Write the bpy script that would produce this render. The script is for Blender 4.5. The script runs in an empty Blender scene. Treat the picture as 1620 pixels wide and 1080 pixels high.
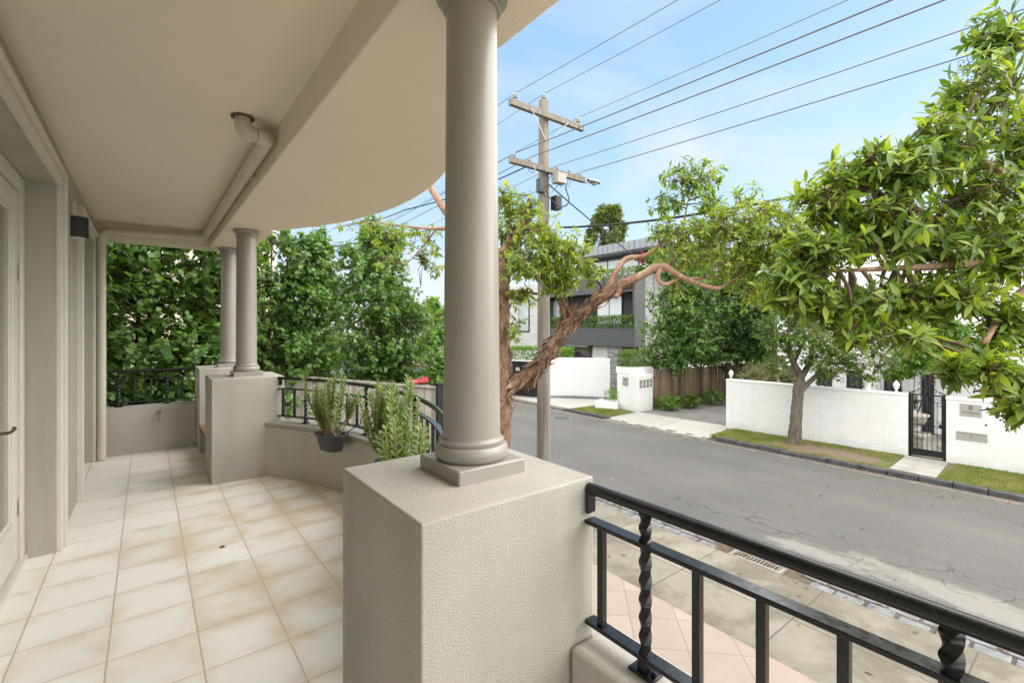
import bpy, math, random
import numpy as np
from mathutils import Vector, Matrix

PI = math.pi
R = math.radians
C = bpy.context.scene.collection
rnd = random.Random(11)
rng = np.random.default_rng(11)

# ------------------------------------------------------------------ camera model
EYE = 3.6
FPX = 745.0
YAW = R(37.8)
SN, CS = math.sin(YAW), math.cos(YAW)
HORIZON = 519.0


def at(px, py, d):
    """world point seen at pixel (px, py) of the 1620 wide photograph, d metres ahead"""
    lat = (px - 810.0) / FPX * d
    return Vector((lat * CS + d * SN, d * CS - lat * SN, EYE - (py - HORIZON) / FPX * d))


def y_on_x(px, X):
    r = (px - 810.0) / FPX
    return X * (CS - r * SN) / (SN + r * CS)


# ------------------------------------------------------------------ tagging and building
ORIGIN = {}


def tag(o, label=None, cat=None, group=None, kind=None):
    if label: o['label'] = label
    if cat: o['category'] = cat
    if group: o['group'] = group
    if kind: o['kind'] = kind
    return o


def thing(name, loc, label, cat, group=None):
    o = bpy.data.objects.new(name, None)
    o.empty_display_size = 0.1
    C.objects.link(o)
    o.location = loc
    ORIGIN[o.name] = Vector(loc)
    return tag(o, label, cat, group)


def root_origin(p):
    while p is not None and p.parent is not None:
        p = p.parent
    return ORIGIN.get(p.name, Vector((0, 0, 0))) if p is not None else Vector((0, 0, 0))


def copy_tree(o, parent=None):
    c = o.copy()
    C.objects.link(c)
    if parent is not None:
        c.parent = parent
    for ch in [q for q in C.objects if q.parent == o]:
        copy_tree(ch, c)
    return c


class MB:
    def __init__(s):
        s.v = []
        s.f = []

    def add(s, vs, fs):
        n = len(s.v)
        s.v += [tuple(q) for q in vs]
        s.f += [tuple(i + n for i in f) for f in fs]
        return s

    def box(s, x0, x1, y0, y1, z0, z1):
        vs = [(x0, y0, z0), (x1, y0, z0), (x1, y1, z0), (x0, y1, z0), (x0, y0, z1), (x1, y0, z1), (x1, y1, z1), (x0, y1, z1)]
        return s.add(vs, [(3, 2, 1, 0), (4, 5, 6, 7), (0, 1, 5, 4), (1, 2, 6, 5), (2, 3, 7, 6), (3, 0, 4, 7)])

    def obox(s, c, sx, sy, sz, m=None):
        """box of full size about c, turned by a 3x3 matrix"""
        c = Vector(c)
        vs = []
        for dx, dy, dz in ((-1, -1, -1), (1, -1, -1), (1, 1, -1), (-1, 1, -1), (-1, -1, 1), (1, -1, 1), (1, 1, 1), (-1, 1, 1)):
            p = Vector((dx * sx / 2, dy * sy / 2, dz * sz / 2))
            vs.append(c + (m @ p if m is not None else p))
        return s.add(vs, [(3, 2, 1, 0), (4, 5, 6, 7), (0, 1, 5, 4), (1, 2, 6, 5), (2, 3, 7, 6), (3, 0, 4, 7)])

    def bar(s, a, b, w, h):
        a = Vector(a); b = Vector(b)
        d = (b - a); L = d.length; d.normalize()
        up = Vector((0, 0, 1)) if abs(d.z) < 0.95 else Vector((1, 0, 0))
        x = d.cross(up).normalized(); z = x.cross(d)
        m = Matrix((x, d, z)).transposed()
        return s.obox((a + b) / 2, w, L, h, m)

    def prism(s, poly, z0, z1):
        n = len(poly)
        vs = [(p[0], p[1], z0) for p in poly] + [(p[0], p[1], z1) for p in poly]
        fs = [tuple(range(n - 1, -1, -1)), tuple(range(n, 2 * n))]
        for i in range(n):
            j = (i + 1) % n
            fs.append((i, j, n + j, n + i))
        return s.add(vs, fs)

    def strip(s, inner, outer, z0, z1):
        """solid ribbon between two plan polylines"""
        n = len(inner)
        vs = []
        for a, b in zip(inner, outer):
            vs += [(a[0], a[1], z0), (b[0], b[1], z0), (b[0], b[1], z1), (a[0], a[1], z1)]
        fs = [(0, 1, 2, 3), tuple(4 * (n - 1) + k for k in (3, 2, 1, 0))]
        for i in range(n - 1):
            o, q = 4 * i, 4 * (i + 1)
            for k in range(4):
                l = (k + 1) % 4
                fs.append((o + k, q + k, q + l, o + l))
        return s.add(vs, fs)

    def lathe(s, prof, c, n=48):
        vs = []; fs = []
        m = len(prof)
        for r, z in prof:
            for k in range(n):
                a = 2 * PI * k / n
                vs.append((c[0] + r * math.cos(a), c[1] + r * math.sin(a), c[2] + z))
        for i in range(m - 1):
            for k in range(n):
                l = (k + 1) % n
                fs.append((i * n + k, i * n + l, (i + 1) * n + l, (i + 1) * n + k))
        fs.append(tuple(range(n - 1, -1, -1)))
        fs.append(tuple((m - 1) * n + k for k in range(n)))
        return s.add(vs, fs)

    def tube(s, pts, rad, n=8, cap=True, wob=0.0, rg=None):
        pts = [Vector(p) for p in pts]
        if not hasattr(rad, '__len__'):
            rad = [rad] * len(pts)
        vs = []; fs = []
        ref = None
        for i, p in enumerate(pts):
            d = (pts[min(i + 1, len(pts) - 1)] - pts[max(i - 1, 0)])
            if d.length < 1e-9: d = Vector((0, 0, 1))
            d.normalize()
            if ref is None:
                ref = d.orthogonal().normalized()
            ref = (ref - d * ref.dot(d))
            if ref.length < 1e-6: ref = d.orthogonal()
            ref.normalize()
            q = d.cross(ref)
            for k in range(n):
                a = 2 * PI * k / n
                r = rad[i]
                if wob and rg: r *= 1 + rg.uniform(-wob, wob)
                vs.append(p + (ref * math.cos(a) + q * math.sin(a)) * r)
        for i in range(len(pts) - 1):
            for k in range(n):
                l = (k + 1) % n
                fs.append((i * n + k, i * n + l, (i + 1) * n + l, (i + 1) * n + k))
        if cap:
            fs.append(tuple(range(n - 1, -1, -1)))
            m = (len(pts) - 1) * n
            fs.append(tuple(m + k for k in range(n)))
        return s.add(vs, fs)

    def build(s, name, mat, parent=None, smooth=False, bevel=0, seg=2, angle=35):
        off = root_origin(parent) if parent is not None else Vector((0, 0, 0))
        me = bpy.data.meshes.new(name)
        vs = [(v[0] - off.x, v[1] - off.y, v[2] - off.z) for v in s.v]
        me.from_pydata(vs, [], s.f)
        me.update()
        if mat: me.materials.append(mat)
        o = bpy.data.objects.new(name, me)
        C.objects.link(o)
        if parent is not None: o.parent = parent
        if bevel:
            b = o.modifiers.new('bevel', 'BEVEL')
            b.width = bevel; b.segments = seg; b.limit_method = 'ANGLE'; b.angle_limit = R(40)
            b.harden_normals = False
        if smooth or bevel:
            for p in me.polygons: p.use_smooth = True
            try:
                me.set_sharp_from_angle(angle=R(angle))
            except Exception:
                pass
        return o


def bx(x0, x1, y0, y1, z0, z1):
    return MB().box(x0, x1, y0, y1, z0, z1)


def spline(pts, k=6):
    """Catmull-Rom through points given as (x,y,z,r)"""
    P = [np.array(p, float) for p in pts]
    P = [2 * P[0] - P[1]] + P + [2 * P[-1] - P[-2]]
    out = []
    for i in range(1, len(P) - 2):
        for j in range(k):
            t = j / k
            a, b, c, d = P[i - 1], P[i], P[i + 1], P[i + 2]
            out.append(0.5 * (2 * b + (c - a) * t + (2 * a - 5 * b + 4 * c - d) * t * t + (3 * b - a - 3 * c + d) * t ** 3))
    out.append(P[-2])
    return out


# ------------------------------------------------------------------ materials
class NT:
    def __init__(s, name):
        s.m = bpy.data.materials.new(name)
        s.m.use_nodes = True
        s.t = s.m.node_tree
        s.b = s.t.nodes['Principled BSDF']
        s.out = s.t.nodes['Material Output']
        s._pos = None

    def n(s, kind, ins=None, **props):
        q = s.t.nodes.new(kind)
        for k, v in props.items(): setattr(q, k, v)
        for k, v in (ins or {}).items(): s.put(q.inputs[k], v)
        return q

    def put(s, sock, v):
        if isinstance(v, bpy.types.NodeSocket): s.t.links.new(v, sock)
        elif hasattr(v, 'outputs'): s.t.links.new(v.outputs[0], sock)
        else:
            if hasattr(v, '__len__') and len(v) == 3 and sock.type == 'RGBA': v = (*v, 1)
            sock.default_value = v

    def pos(s):
        if s._pos is None: s._pos = s.n('ShaderNodeNewGeometry').outputs['Position']
        return s._pos

    def math(s, op, a, b=None, c=None, clamp=False):
        q = s.n('ShaderNodeMath', operation=op, use_clamp=clamp)
        s.put(q.inputs[0], a)
        if b is not None: s.put(q.inputs[1], b)
        if c is not None: s.put(q.inputs[2], c)
        return q.outputs[0]

    def noise(s, scale, vec=None, detail=4, rough=0.55, dist=0.0):
        return s.n('ShaderNodeTexNoise', {'Vector': vec if vec is not None else s.pos(), 'Scale': scale, 'Detail': detail, 'Roughness': rough, 'Distortion': dist}).outputs[0]

    def scale(s, v):
        q = s.n('ShaderNodeMapping'); s.put(q.inputs['Vector'], s.pos()); q.inputs['Scale'].default_value = v
        return q.outputs[0]

    def ramp(s, fac, stops, interp='LINEAR'):
        q = s.n('ShaderNodeValToRGB')
        q.color_ramp.interpolation = interp
        e = q.color_ramp.elements
        while len(e) < len(stops): e.new(0.5)
        for i, (p, c) in enumerate(stops):
            e[i].position = p
            e[i].color = (*c, 1) if hasattr(c, '__len__') else (c, c, c, 1)
        s.put(q.inputs[0], fac)
        return q.outputs[0]

    def mix(s, fac, a, b):
        q = s.n('ShaderNodeMix', data_type='RGBA')
        s.put(q.inputs[0], fac); s.put(q.inputs[6], a); s.put(q.inputs[7], b)
        return q.outputs[2]

    def bump(s, h, strength=0.5, dist=0.01, prev=None):
        q = s.n('ShaderNodeBump', {'Strength': strength, 'Distance': dist, 'Height': h})
        if prev is not None: s.put(q.inputs['Normal'], prev)
        return q.outputs[0]

    def set(s, **k):
        for a, v in k.items(): s.put(s.b.inputs[a.replace('_', ' ')], v)
        return s


def basic(name, col, rough=0.6, metal=0.0, var=0.12, vscale=3.0, bump=0.0, bscale=60.0, bdist=0.003, spec=0.5):
    t = NT(name)
    c2 = tuple(max(0, x * (1 - var)) for x in col)
    c1 = tuple(min(1, x * (1 + var * 0.6)) for x in col)
    t.set(Base_Color=t.ramp(t.noise(vscale, detail=5), [(0.3, c2), (0.7, c1)]), Metallic=metal, Specular_IOR_Level=spec)
    t.set(Roughness=t.ramp(t.noise(vscale * 3.1), [(0.3, max(0.02, rough - 0.08)), (0.7, min(1, rough + 0.08))]))
    if bump:
        t.set(Normal=t.bump(t.noise(bscale, detail=6), bump, bdist))
    return t.m


def stucco(name, col, scale=95, strength=0.9, dist=0.006, rough=0.75, grime=0.1):
    t = NT(name)
    big = t.noise(1.3, detail=6)
    streak = t.noise(1.0, t.scale((5, 5, 0.5)), detail=4)
    f = t.math('MULTIPLY_ADD', streak, 0.5, t.math('MULTIPLY', big, 0.5))
    c2 = tuple(x * (1 - grime) for x in col); c1 = tuple(min(1, x * (1 + grime * 0.5)) for x in col)
    t.set(Base_Color=t.ramp(f, [(0.35, c2), (0.65, c1)]), Roughness=rough)
    a = t.noise(scale, detail=2, rough=0.5)
    a = t.ramp(a, [(0.42, 0.0), (0.62, 1.0)])
    b = t.noise(scale * 3.3, detail=3)
    h = t.math('MULTIPLY_ADD', b, 0.35, a)
    t.set(Normal=t.bump(h, strength, dist))
    return t.m


PAINT = (0.46, 0.437, 0.388)
m_stucco = stucco('stucco_paint', PAINT, 290, 0.6, 0.003, grime=0.17)
m_stucco_fine = stucco('stucco_fine', PAINT, 170, 0.35, 0.003)
m_ceiling = stucco('ceiling_paint', (0.83, 0.755, 0.63), 190, 0.25, 0.002, grime=0.035)
m_smooth = satin = basic('satin_paint', (0.305, 0.288, 0.255), 0.24, var=0.04, vscale=3.0, bump=0.06, bscale=26, bdist=0.002, spec=0.6)
for l_ in [l for l in m_smooth.node_tree.links if l.to_socket.name == 'Roughness']: m_smooth.node_tree.links.remove(l_)
m_smooth.node_tree.nodes['Principled BSDF'].inputs['Roughness'].default_value = 0.32
m_trim = basic('trim_paint', (0.62, 0.60, 0.53), 0.4, var=0.05, bump=0.08, bscale=30)
m_pipe = basic('pipe_paint', (0.60, 0.56, 0.48), 0.42, var=0.05)
m_black = basic('black_iron_paint', (0.008, 0.008, 0.0095), 0.22, var=0.3, vscale=20, bump=0.10, bscale=45, bdist=0.0008)
m_blackmatte = basic('black_matte', (0.012, 0.013, 0.015), 0.5, var=0.2)
m_pot = basic('pot_plastic', (0.045, 0.045, 0.05), 0.5, var=0.15)
m_soil = basic('potting_soil', (0.05, 0.033, 0.02), 0.95, var=0.5, vscale=60, bump=0.8, bscale=90, bdist=0.01)
m_bench = basic('bench_timber', (0.21, 0.11, 0.07), 0.6, var=0.3, vscale=12, bump=0.2)
m_bronze = basic('bronze', (0.2, 0.13, 0.08), 0.35, metal=0.8)
m_white = basic('white_render', (0.74, 0.74, 0.735), 0.65, var=0.05, vscale=1.5, bump=0.15, bscale=40)
m_whitepl = basic('white_panel', (0.66, 0.66, 0.67), 0.5, var=0.03)
m_dark = basic('charcoal_cladding', (0.055, 0.06, 0.068), 0.5, var=0.12)
m_darkin = basic('dark_interior', (0.015, 0.016, 0.018), 0.7)
m_zinc = basic('zinc_sheet', (0.22, 0.24, 0.26), 0.45, metal=0.3, var=0.1)
m_plaque = basic('plaque_metal', (0.42, 0.41, 0.37), 0.4, metal=0.35, var=0.08, vscale=20)
m_letter = basic('dark_lettering', (0.03, 0.03, 0.03), 0.5)
m_galv = basic('galvanised', (0.28, 0.29, 0.30), 0.45, metal=0.5)
m_ceramic = basic('porcelain', (0.36, 0.38, 0.38), 0.2)
m_wire = basic('wire', (0.13, 0.12, 0.11), 0.6)
m_cable = basic('cable', (0.02, 0.02, 0.02), 0.5)
m_cream = basic('cream_render', (0.66, 0.58, 0.47), 0.8, var=0.08, vscale=0.8)
m_red = basic('red_car_paint', (0.42, 0.018, 0.02), 0.22, var=0.04)
m_darkcar = basic('dark_car_paint', (0.02, 0.022, 0.026), 0.25)
m_rubber = basic('rubber', (0.015, 0.015, 0.015), 0.8)
m_alloy = basic('alloy', (0.45, 0.46, 0.47), 0.3, metal=0.8)
m_stone = basic('urn_stone', (0.50, 0.46, 0.38), 0.85, var=0.25, vscale=8, bump=0.4, bscale=40)
m_whiteurn = basic('white_urn', (0.78, 0.77, 0.75), 0.6)
m_plate = basic('number_plate', (0.75, 0.76, 0.78), 0.4)
m_lamp = basic('headlamp', (0.6, 0.62, 0.65), 0.1)
m_iron = basic('cast_iron', (0.10, 0.09, 0.08), 0.7, metal=0.4, var=0.3, vscale=20)
m_litter = None


def glass_mat(name, col, rough=0.05):
    t = NT(name)
    w = t.noise(0.6, detail=2)
    t.set(Base_Color=col, Roughness=rough, Specular_IOR_Level=1.0, Normal=t.bump(w, 0.02, 0.02))
    return t.m


m_glass = glass_mat('window_glass', (0.03, 0.04, 0.045))
m_glasspale = glass_mat('pale_glass', (0.38, 0.42, 0.44), 0.08)
m_doorglass = glass_mat('door_glass', (0.22, 0.21, 0.18), 0.12)


def tile_floor():
    t = NT('cream_floor_tiles')
    sep = t.n('ShaderNodeSeparateXYZ', {0: t.pos()})
    wob = t.math('MULTIPLY', t.math('SUBTRACT', t.noise(9.0), 0.5), 0.006)
    def axis(s_, o, size):
        u = t.math('DIVIDE', t.math('ADD', t.math('SUBTRACT', s_, o), wob), size)
        fr = t.math('FRACT', u)
        e = t.math('MULTIPLY', t.math('MINIMUM', fr, t.math('SUBTRACT', 1.0, fr)), size)
        return t.math('FLOOR', u), e
    iu, eu = axis(sep.outputs[0], 0.2, 0.342)
    iv, ev = axis(sep.outputs[1], 3.13, 0.337)
    rv = t.n('ShaderNodeCombineXYZ', {0: iu, 1: iv})
    wn = t.n('ShaderNodeTexWhiteNoise', {'Vector': rv}, noise_dimensions='2D')
    tilernd = wn.outputs['Value']
    edge = t.math('MINIMUM', eu, ev)
    # stains: patches that grow from the tile edges, stronger in some tiles and in one area of the floor
    big = t.noise(0.8, detail=3)
    patch = t.noise(2.6, detail=5, dist=0.6)
    fine = t.noise(14, detail=6)
    near = t.ramp(edge, [(0.0, 1.0), (0.11, 0.0)])
    p2 = t.ramp(patch, [(0.36, 0.0), (0.64, 1.0)]); b2 = t.ramp(big, [(0.38, 0.0), (0.62, 1.0)])
    st = t.math('MULTIPLY_ADD', near, 0.46, t.math('MULTIPLY', p2, 0.50))
    st = t.math('ADD', st, t.math('MULTIPLY', tilernd, 0.15))
    st = t.math('ADD', st, t.math('MULTIPLY', b2, 0.5))
    xr = t.math('MULTIPLY', t.math('SUBTRACT', sep.outputs[0], 0.2), 0.40)
    st = t.math('ADD', st, xr)
    st = t.math('ADD', st, t.math('MULTIPLY', fine, 0.16))
    stain = t.n('ShaderNodeMapRange', {0: st, 1: 0.72, 2: 1.75}, interpolation_type='SMOOTHSTEP').outputs[0]
    base = t.mix(fine, (0.80, 0.785, 0.74), (0.87, 0.86, 0.83))
    base = t.mix(t.math('MULTIPLY', tilernd, 0.3), base, (0.66, 0.63, 0.57))
    tan = t.mix(fine, (0.56, 0.44, 0.29), (0.68, 0.56, 0.40))
    col = t.mix(t.math('MULTIPLY', stain, 0.88), base, tan)
    gu = t.math('LESS_THAN', eu, 0.0036)
    gv = t.math('LESS_THAN', ev, 0.0028)
    g = t.math('MAXIMUM', gu, gv)
    speck = t.ramp(t.noise(90, detail=2), [(0.70, 0.0), (0.76, 1.0)])
    col = t.mix(t.math('MULTIPLY', speck, 0.35), col, (0.35, 0.27, 0.18))
    col = t.mix(g, col, t.mix(fine, (0.47, 0.38, 0.27), (0.58, 0.49, 0.37)))
    t.set(Base_Color=col, Roughness=t.ramp(fine, [(0.3, 0.42), (0.7, 0.62)]))
    h = t.ramp(edge, [(0.0, 0.0), (0.045, 1.0)])
    hh = t.math('MULTIPLY_ADD', patch, 0.5, h)
    t.set(Normal=t.bump(hh, 0.35, 0.004))
    return t.m


def asphalt():
    t = NT('asphalt')
    sep = t.n('ShaderNodeSeparateXYZ', {0: t.pos()})
    fine = t.noise(140, detail=3, rough=0.7)
    big = t.noise(0.45, detail=5)
    track = t.noise(1.0, t.scale((1.6, 0.12, 1)), detail=3)
    f = t.math('MULTIPLY_ADD', fine, 0.55, t.math('MULTIPLY', big, 0.25))
    mott = t.noise(32, detail=3, rough=0.8)
    f = t.math('ADD', f, t.math('MULTIPLY', track, 0.14))
    f = t.math('ADD', f, t.math('MULTIPLY', t.math('SUBTRACT', mott, 0.5), 0.60))
    f = t.math('ADD', f, 0.03)
    col = t.ramp(f, [(0.28, (0.064, 0.061, 0.056)), (0.5, (0.112, 0.107, 0.099)), (0.72, (0.195, 0.186, 0.172))])
    # worn, cracked strip by the near gutter
    xx = sep.outputs[0]
    band = t.ramp(t.math('DIVIDE', t.math('SUBTRACT', xx, 7.6), 2.6), [(0.0, 0.55), (0.35, 1.0), (0.7, 0.4), (1.0, 0.0)])
    yb = t.ramp(t.math('DIVIDE', t.math('ADD', sep.outputs[1], 3.0), 10.0), [(0.0, 0.2), (0.4, 1.0), (0.75, 0.8), (1.0, 0.0)])
    band = t.math('MULTIPLY', band, yb)
    vor = t.n('ShaderNodeTexVoronoi', {'Vector': t.n('ShaderNodeVectorMath', {0: t.scale((1.5, 0.55, 1)), 1: t.n('ShaderNodeVectorMath', {0: t.n('ShaderNodeTexNoise', {'Vector': t.pos(), 'Scale': 1.7, 'Detail': 6}).outputs[1], 3: 0.9}, operation='SCALE')}, operation='ADD'), 'Scale': 1.5}, feature='DISTANCE_TO_EDGE')
    cr = t.ramp(vor.outputs[0], [(0.0, 1.0), (0.030, 0.0)])
    worn = t.ramp(t.math('MULTIPLY', band, t.noise(1.4, t.scale((1, 0.4, 1)), detail=6, rough=0.7)), [(0.36, 0.0), (0.46, 1.0)])
    col = t.mix(t.math('MULTIPLY', worn, 0.6), col, (0.30, 0.28, 0.25))
    cm = t.math('MULTIPLY', t.math('MULTIPLY', t.math('MULTIPLY', cr, 0.75), t.ramp(band, [(0.12, 0.0), (0.4, 1.0)])), t.ramp(t.noise(0.9, detail=3), [(0.38, 0.0), (0.5, 1.0)]))
    col = t.mix(cm, col, (0.03, 0.027, 0.024))
    peb = t.ramp(t.noise(38, detail=1), [(0.74, 0.0), (0.79, 1.0)])
    col = t.mix(t.math('MULTIPLY', peb, 0.3), col, (0.4, 0.37, 0.32))
    t.set(Base_Color=col, Roughness=0.85)
    h = t.math('SUBTRACT', fine, t.math('MULTIPLY', cm, 1.5))
    t.set(Normal=t.bump(h, 0.7, 0.006))
    return t.m


def grid_paving(name, c1, c2, joint, a, us, uo, vs, vo, w=0.005, stain=None, srange=(0.5, 0.7), bumpd=0.004):
    t = NT(name)
    sep = t.n('ShaderNodeSeparateXYZ', {0: t.pos()})
    ca, sa = math.cos(a), math.sin(a)
    u = t.math('ADD', t.math('MULTIPLY', sep.outputs[0], ca), t.math('MULTIPLY', sep.outputs[1], sa))
    v = t.math('ADD', t.math('MULTIPLY', sep.outputs[0], -sa), t.math('MULTIPLY', sep.outputs[1], ca))
    wob = t.math('MULTIPLY', t.math('SUBTRACT', t.noise(5.0, detail=5), 0.5), 0.02)
    def axis(s_, o, size):
        q = t.math('DIVIDE', t.math('ADD', t.math('SUBTRACT', s_, o), wob), size)
        fr = t.math('FRACT', q)
        return t.math('FLOOR', q), t.math('MULTIPLY', t.math('MINIMUM', fr, t.math('SUBTRACT', 1.0, fr)), size)
    iu, eu = axis(u, uo, us); iv, ev = axis(v, vo, vs)
    wn = t.n('ShaderNodeTexWhiteNoise', {'Vector': t.n('ShaderNodeCombineXYZ', {0: iu, 1: iv})}, noise_dimensions='2D')
    e = t.math('MINIMUM', eu, ev)
    fine = t.noise(60, detail=4, rough=0.7)
    med = t.noise(3.0, detail=6, rough=0.65)
    f = t.math('ADD', t.math('MULTIPLY', fine, 0.35), t.math('MULTIPLY', med, 0.45))
    f = t.math('ADD', f, t.math('MULTIPLY', wn.outputs['Value'], 0.2))
    col = t.ramp(f, [(0.32, c2), (0.68, c1)])
    if stain:
        sm = t.ramp(t.noise(0.9, detail=7, rough=0.68, dist=0.4), [(srange[0], 0.0), (srange[1], 1.0)])
        col = t.mix(t.math('MULTIPLY', sm, 0.75), col, stain)
    g = t.ramp(e, [(w, 1.0), (w * 1.8, 0.0)])
    col = t.mix(g, col, joint)
    t.set(Base_Color=col, Roughness=0.85)
    t.set(Normal=t.bump(t.math('SUBTRACT', t.math('MULTIPLY', fine, 0.5), g), 0.5, bumpd))
    return t.m


m_tile = tile_floor()
m_asphalt = asphalt()
m_drive = basic('drive_asphalt', (0.20, 0.19, 0.18), 0.85, var=0.3, vscale=1.3, bump=0.5, bscale=120)
m_terrace = grid_paving('pink_paving', (0.375, 0.30, 0.25), (0.30, 0.235, 0.195), (0.25, 0.19, 0.16), R(45), 0.556, 8.33 / 1.41421, 0.556, -2.57 / 1.41421, 0.004, (0.43, 0.36, 0.30), (0.55, 0.75))
m_path = grid_paving('footpath_concrete', (0.29, 0.265, 0.21), (0.185, 0.17, 0.13), (0.10, 0.09, 0.07), 0.0, 1.02, 6.22, 1.5, 3.95, 0.006, (0.12, 0.105, 0.072), (0.44, 0.58))
m_conc = grid_paving('pale_concrete', (0.42, 0.405, 0.37), (0.335, 0.32, 0.295), (0.22, 0.2, 0.18), 0.0, 2.6, 13.9, 2.05, 8.15, 0.007, (0.40, 0.38, 0.34), (0.55, 0.75))
m_bluestone = basic('bluestone', (0.20, 0.205, 0.21), 0.8, var=0.35, vscale=5, bump=0.6, bscale=35, bdist=0.008)
m_kerb = basic('kerb_stone', (0.075, 0.073, 0.072), 0.85, var=0.4, vscale=6, bump=0.7, bscale=30, bdist=0.01)
m_dirt = basic('gutter_dirt', (0.11, 0.085, 0.06), 0.95, var=0.4, vscale=8, bump=0.6, bscale=60, bdist=0.01)


def turf(name, bare=0.56, spot=None):
    t = NT(name)
    f = t.noise(40, detail=5, rough=0.7)
    g = t.ramp(f, [(0.3, (0.055, 0.085, 0.018)), (0.55, (0.10, 0.145, 0.03)), (0.75, (0.19, 0.19, 0.06))])
    b = t.ramp(t.noise(30, detail=5), [(0.3, (0.13, 0.09, 0.055)), (0.7, (0.25, 0.19, 0.12))])
    m = t.ramp(t.noise(0.9, detail=6, rough=0.6), [(bare, 0.0), (bare + 0.1, 1.0)])
    if spot:   # worn bare earth round a trunk
        q = t.n('ShaderNodeVectorMath', {0: t.pos(), 1: spot}, operation='DISTANCE').outputs['Value']
        q = t.math('ADD', q, t.math('MULTIPLY', t.noise(2.2, detail=6), 1.4))
        m = t.math('MAXIMUM', m, t.ramp(t.math('DIVIDE', q, 3.0), [(0.60, 1.0), (0.78, 0.0)]))
    t.set(Base_Color=t.mix(m, g, b), Roughness=0.95, Normal=t.bump(f, 0.9, 0.02))
    return t.m


m_turf = turf('turf', 0.50, (15.2, 5.1, 0.1))
m_ground = turf('ground_earth', 0.62)


def brick(name, c1, c2, mortar, bw=0.24, bh=0.08, axis='y', bstr=0.5, msize=0.012, var=0.5, dirt=False):
    t = NT(name)
    sep = t.n('ShaderNodeSeparateXYZ', {0: t.pos()})
    u = sep.outputs[1] if axis == 'y' else t.math('ADD', sep.outputs[0], sep.outputs[1])
    v = t.n('ShaderNodeCombineXYZ', {0: u, 1: sep.outputs[2]})
    b = t.n('ShaderNodeTexBrick', {'Vector': v, 'Color1': c1, 'Color2': c2, 'Mortar': mortar, 'Scale': 1.0, 'Mortar Size': msize, 'Mortar Smooth': 0.6, 'Bias': 0.0, 'Brick Width': bw, 'Row Height': bh})
    n1 = t.noise(5, detail=6)
    col = t.mix(t.math('MULTIPLY', t.ramp(n1, [(0.45, 0.0), (0.75, 1.0)]), var), b.outputs[0], c2)
    if dirt:
        low = t.ramp(t.math('ADD', sep.outputs[2], t.math('MULTIPLY', t.noise(3, detail=6), 0.5)), [(0.28, 1.0), (0.62, 0.0)])
        stk = t.ramp(t.noise(1.0, t.scale((9, 9, 0.5)), detail=5), [(0.55, 0.0), (0.8, 1.0)])
        chip = t.ramp(t.noise(22, detail=2), [(0.72, 0.0), (0.76, 1.0)])
        k = t.math('ADD', t.math('MULTIPLY', low, 0.35), t.math('MULTIPLY', stk, 0.22))
        k = t.math('ADD', k, t.math('MULTIPLY', chip, 0.35), None, True)
        col = t.mix(k, col, (0.36, 0.34, 0.30))
    t.set(Base_Color=col, Roughness=0.75)
    h = t.math('ADD', t.math('MULTIPLY', b.outputs['Fac'], -1.0), t.math('MULTIPLY', t.noise(25, detail=5), 0.8))
    t.set(Normal=t.bump(h, bstr, 0.012))
    return t.m


m_whitebrick = brick('painted_white_brick', (0.74, 0.74, 0.735), (0.70, 0.70, 0.695), (0.69, 0.69, 0.685), 0.29, 0.095, 'y', 0.35, 0.010, 0.5, True)
m_greybrick = brick('grey_brick', (0.34, 0.34, 0.34), (0.12, 0.125, 0.13), (0.22, 0.22, 0.22), 0.5, 0.08, 'xy', 0.5)
m_palebrick = brick('pale_brick', (0.55, 0.55, 0.54), (0.40, 0.40, 0.40), (0.45, 0.45, 0.44), 0.5, 0.08, 'xy', 0.5)
m_rooftile = brick('slate_roof', (0.20, 0.19, 0.18), (0.13, 0.125, 0.12), (0.06, 0.06, 0.06), 0.3, 0.16, 'xy', 0.6)


def timber(name, c1, c2, board=0.1, axis='x'):
    t = NT(name)
    sep = t.n('ShaderNodeSeparateXYZ', {0: t.pos()})
    u = sep.outputs[0] if axis == 'x' else sep.outputs[1]
    q = t.math('DIVIDE', u, board)
    wn = t.n('ShaderNodeTexWhiteNoise', {'W': t.math('FLOOR', q)}, noise_dimensions='1D')
    gr = t.noise(1.0, t.scale((60, 60, 2.5)), detail=5)
    f = t.math('ADD', t.math('MULTIPLY', gr, 0.6), t.math('MULTIPLY', wn.outputs['Value'], 0.45))
    t.set(Base_Color=t.ramp(f, [(0.3, c2), (0.75, c1)]), Roughness=0.85, Normal=t.bump(gr, 0.4, 0.004))
    return t.m


m_paling = timber('weathered_palings', (0.40, 0.37, 0.33), (0.22, 0.195, 0.17), 0.1)
m_brownpaling = timber('brown_palings', (0.27, 0.185, 0.12), (0.14, 0.09, 0.055), 0.12)


def pole_mat():
    t = NT('pole_timber')
    gr = t.noise(1.0, t.scale((22, 22, 0.7)), detail=6)
    b = t.noise(0.7, detail=3)
    t.set(Base_Color=t.ramp(t.math('ADD', t.math('MULTIPLY', gr, 0.7), t.math('MULTIPLY', b, 0.3)), [(0.3, (0.12, 0.095, 0.07)), (0.5, (0.205, 0.18, 0.15)), (0.75, (0.31, 0.29, 0.265))]), Roughness=0.85, Normal=t.bump(gr, 0.6, 0.01))
    return t.m


m_pole = pole_mat()


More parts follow.
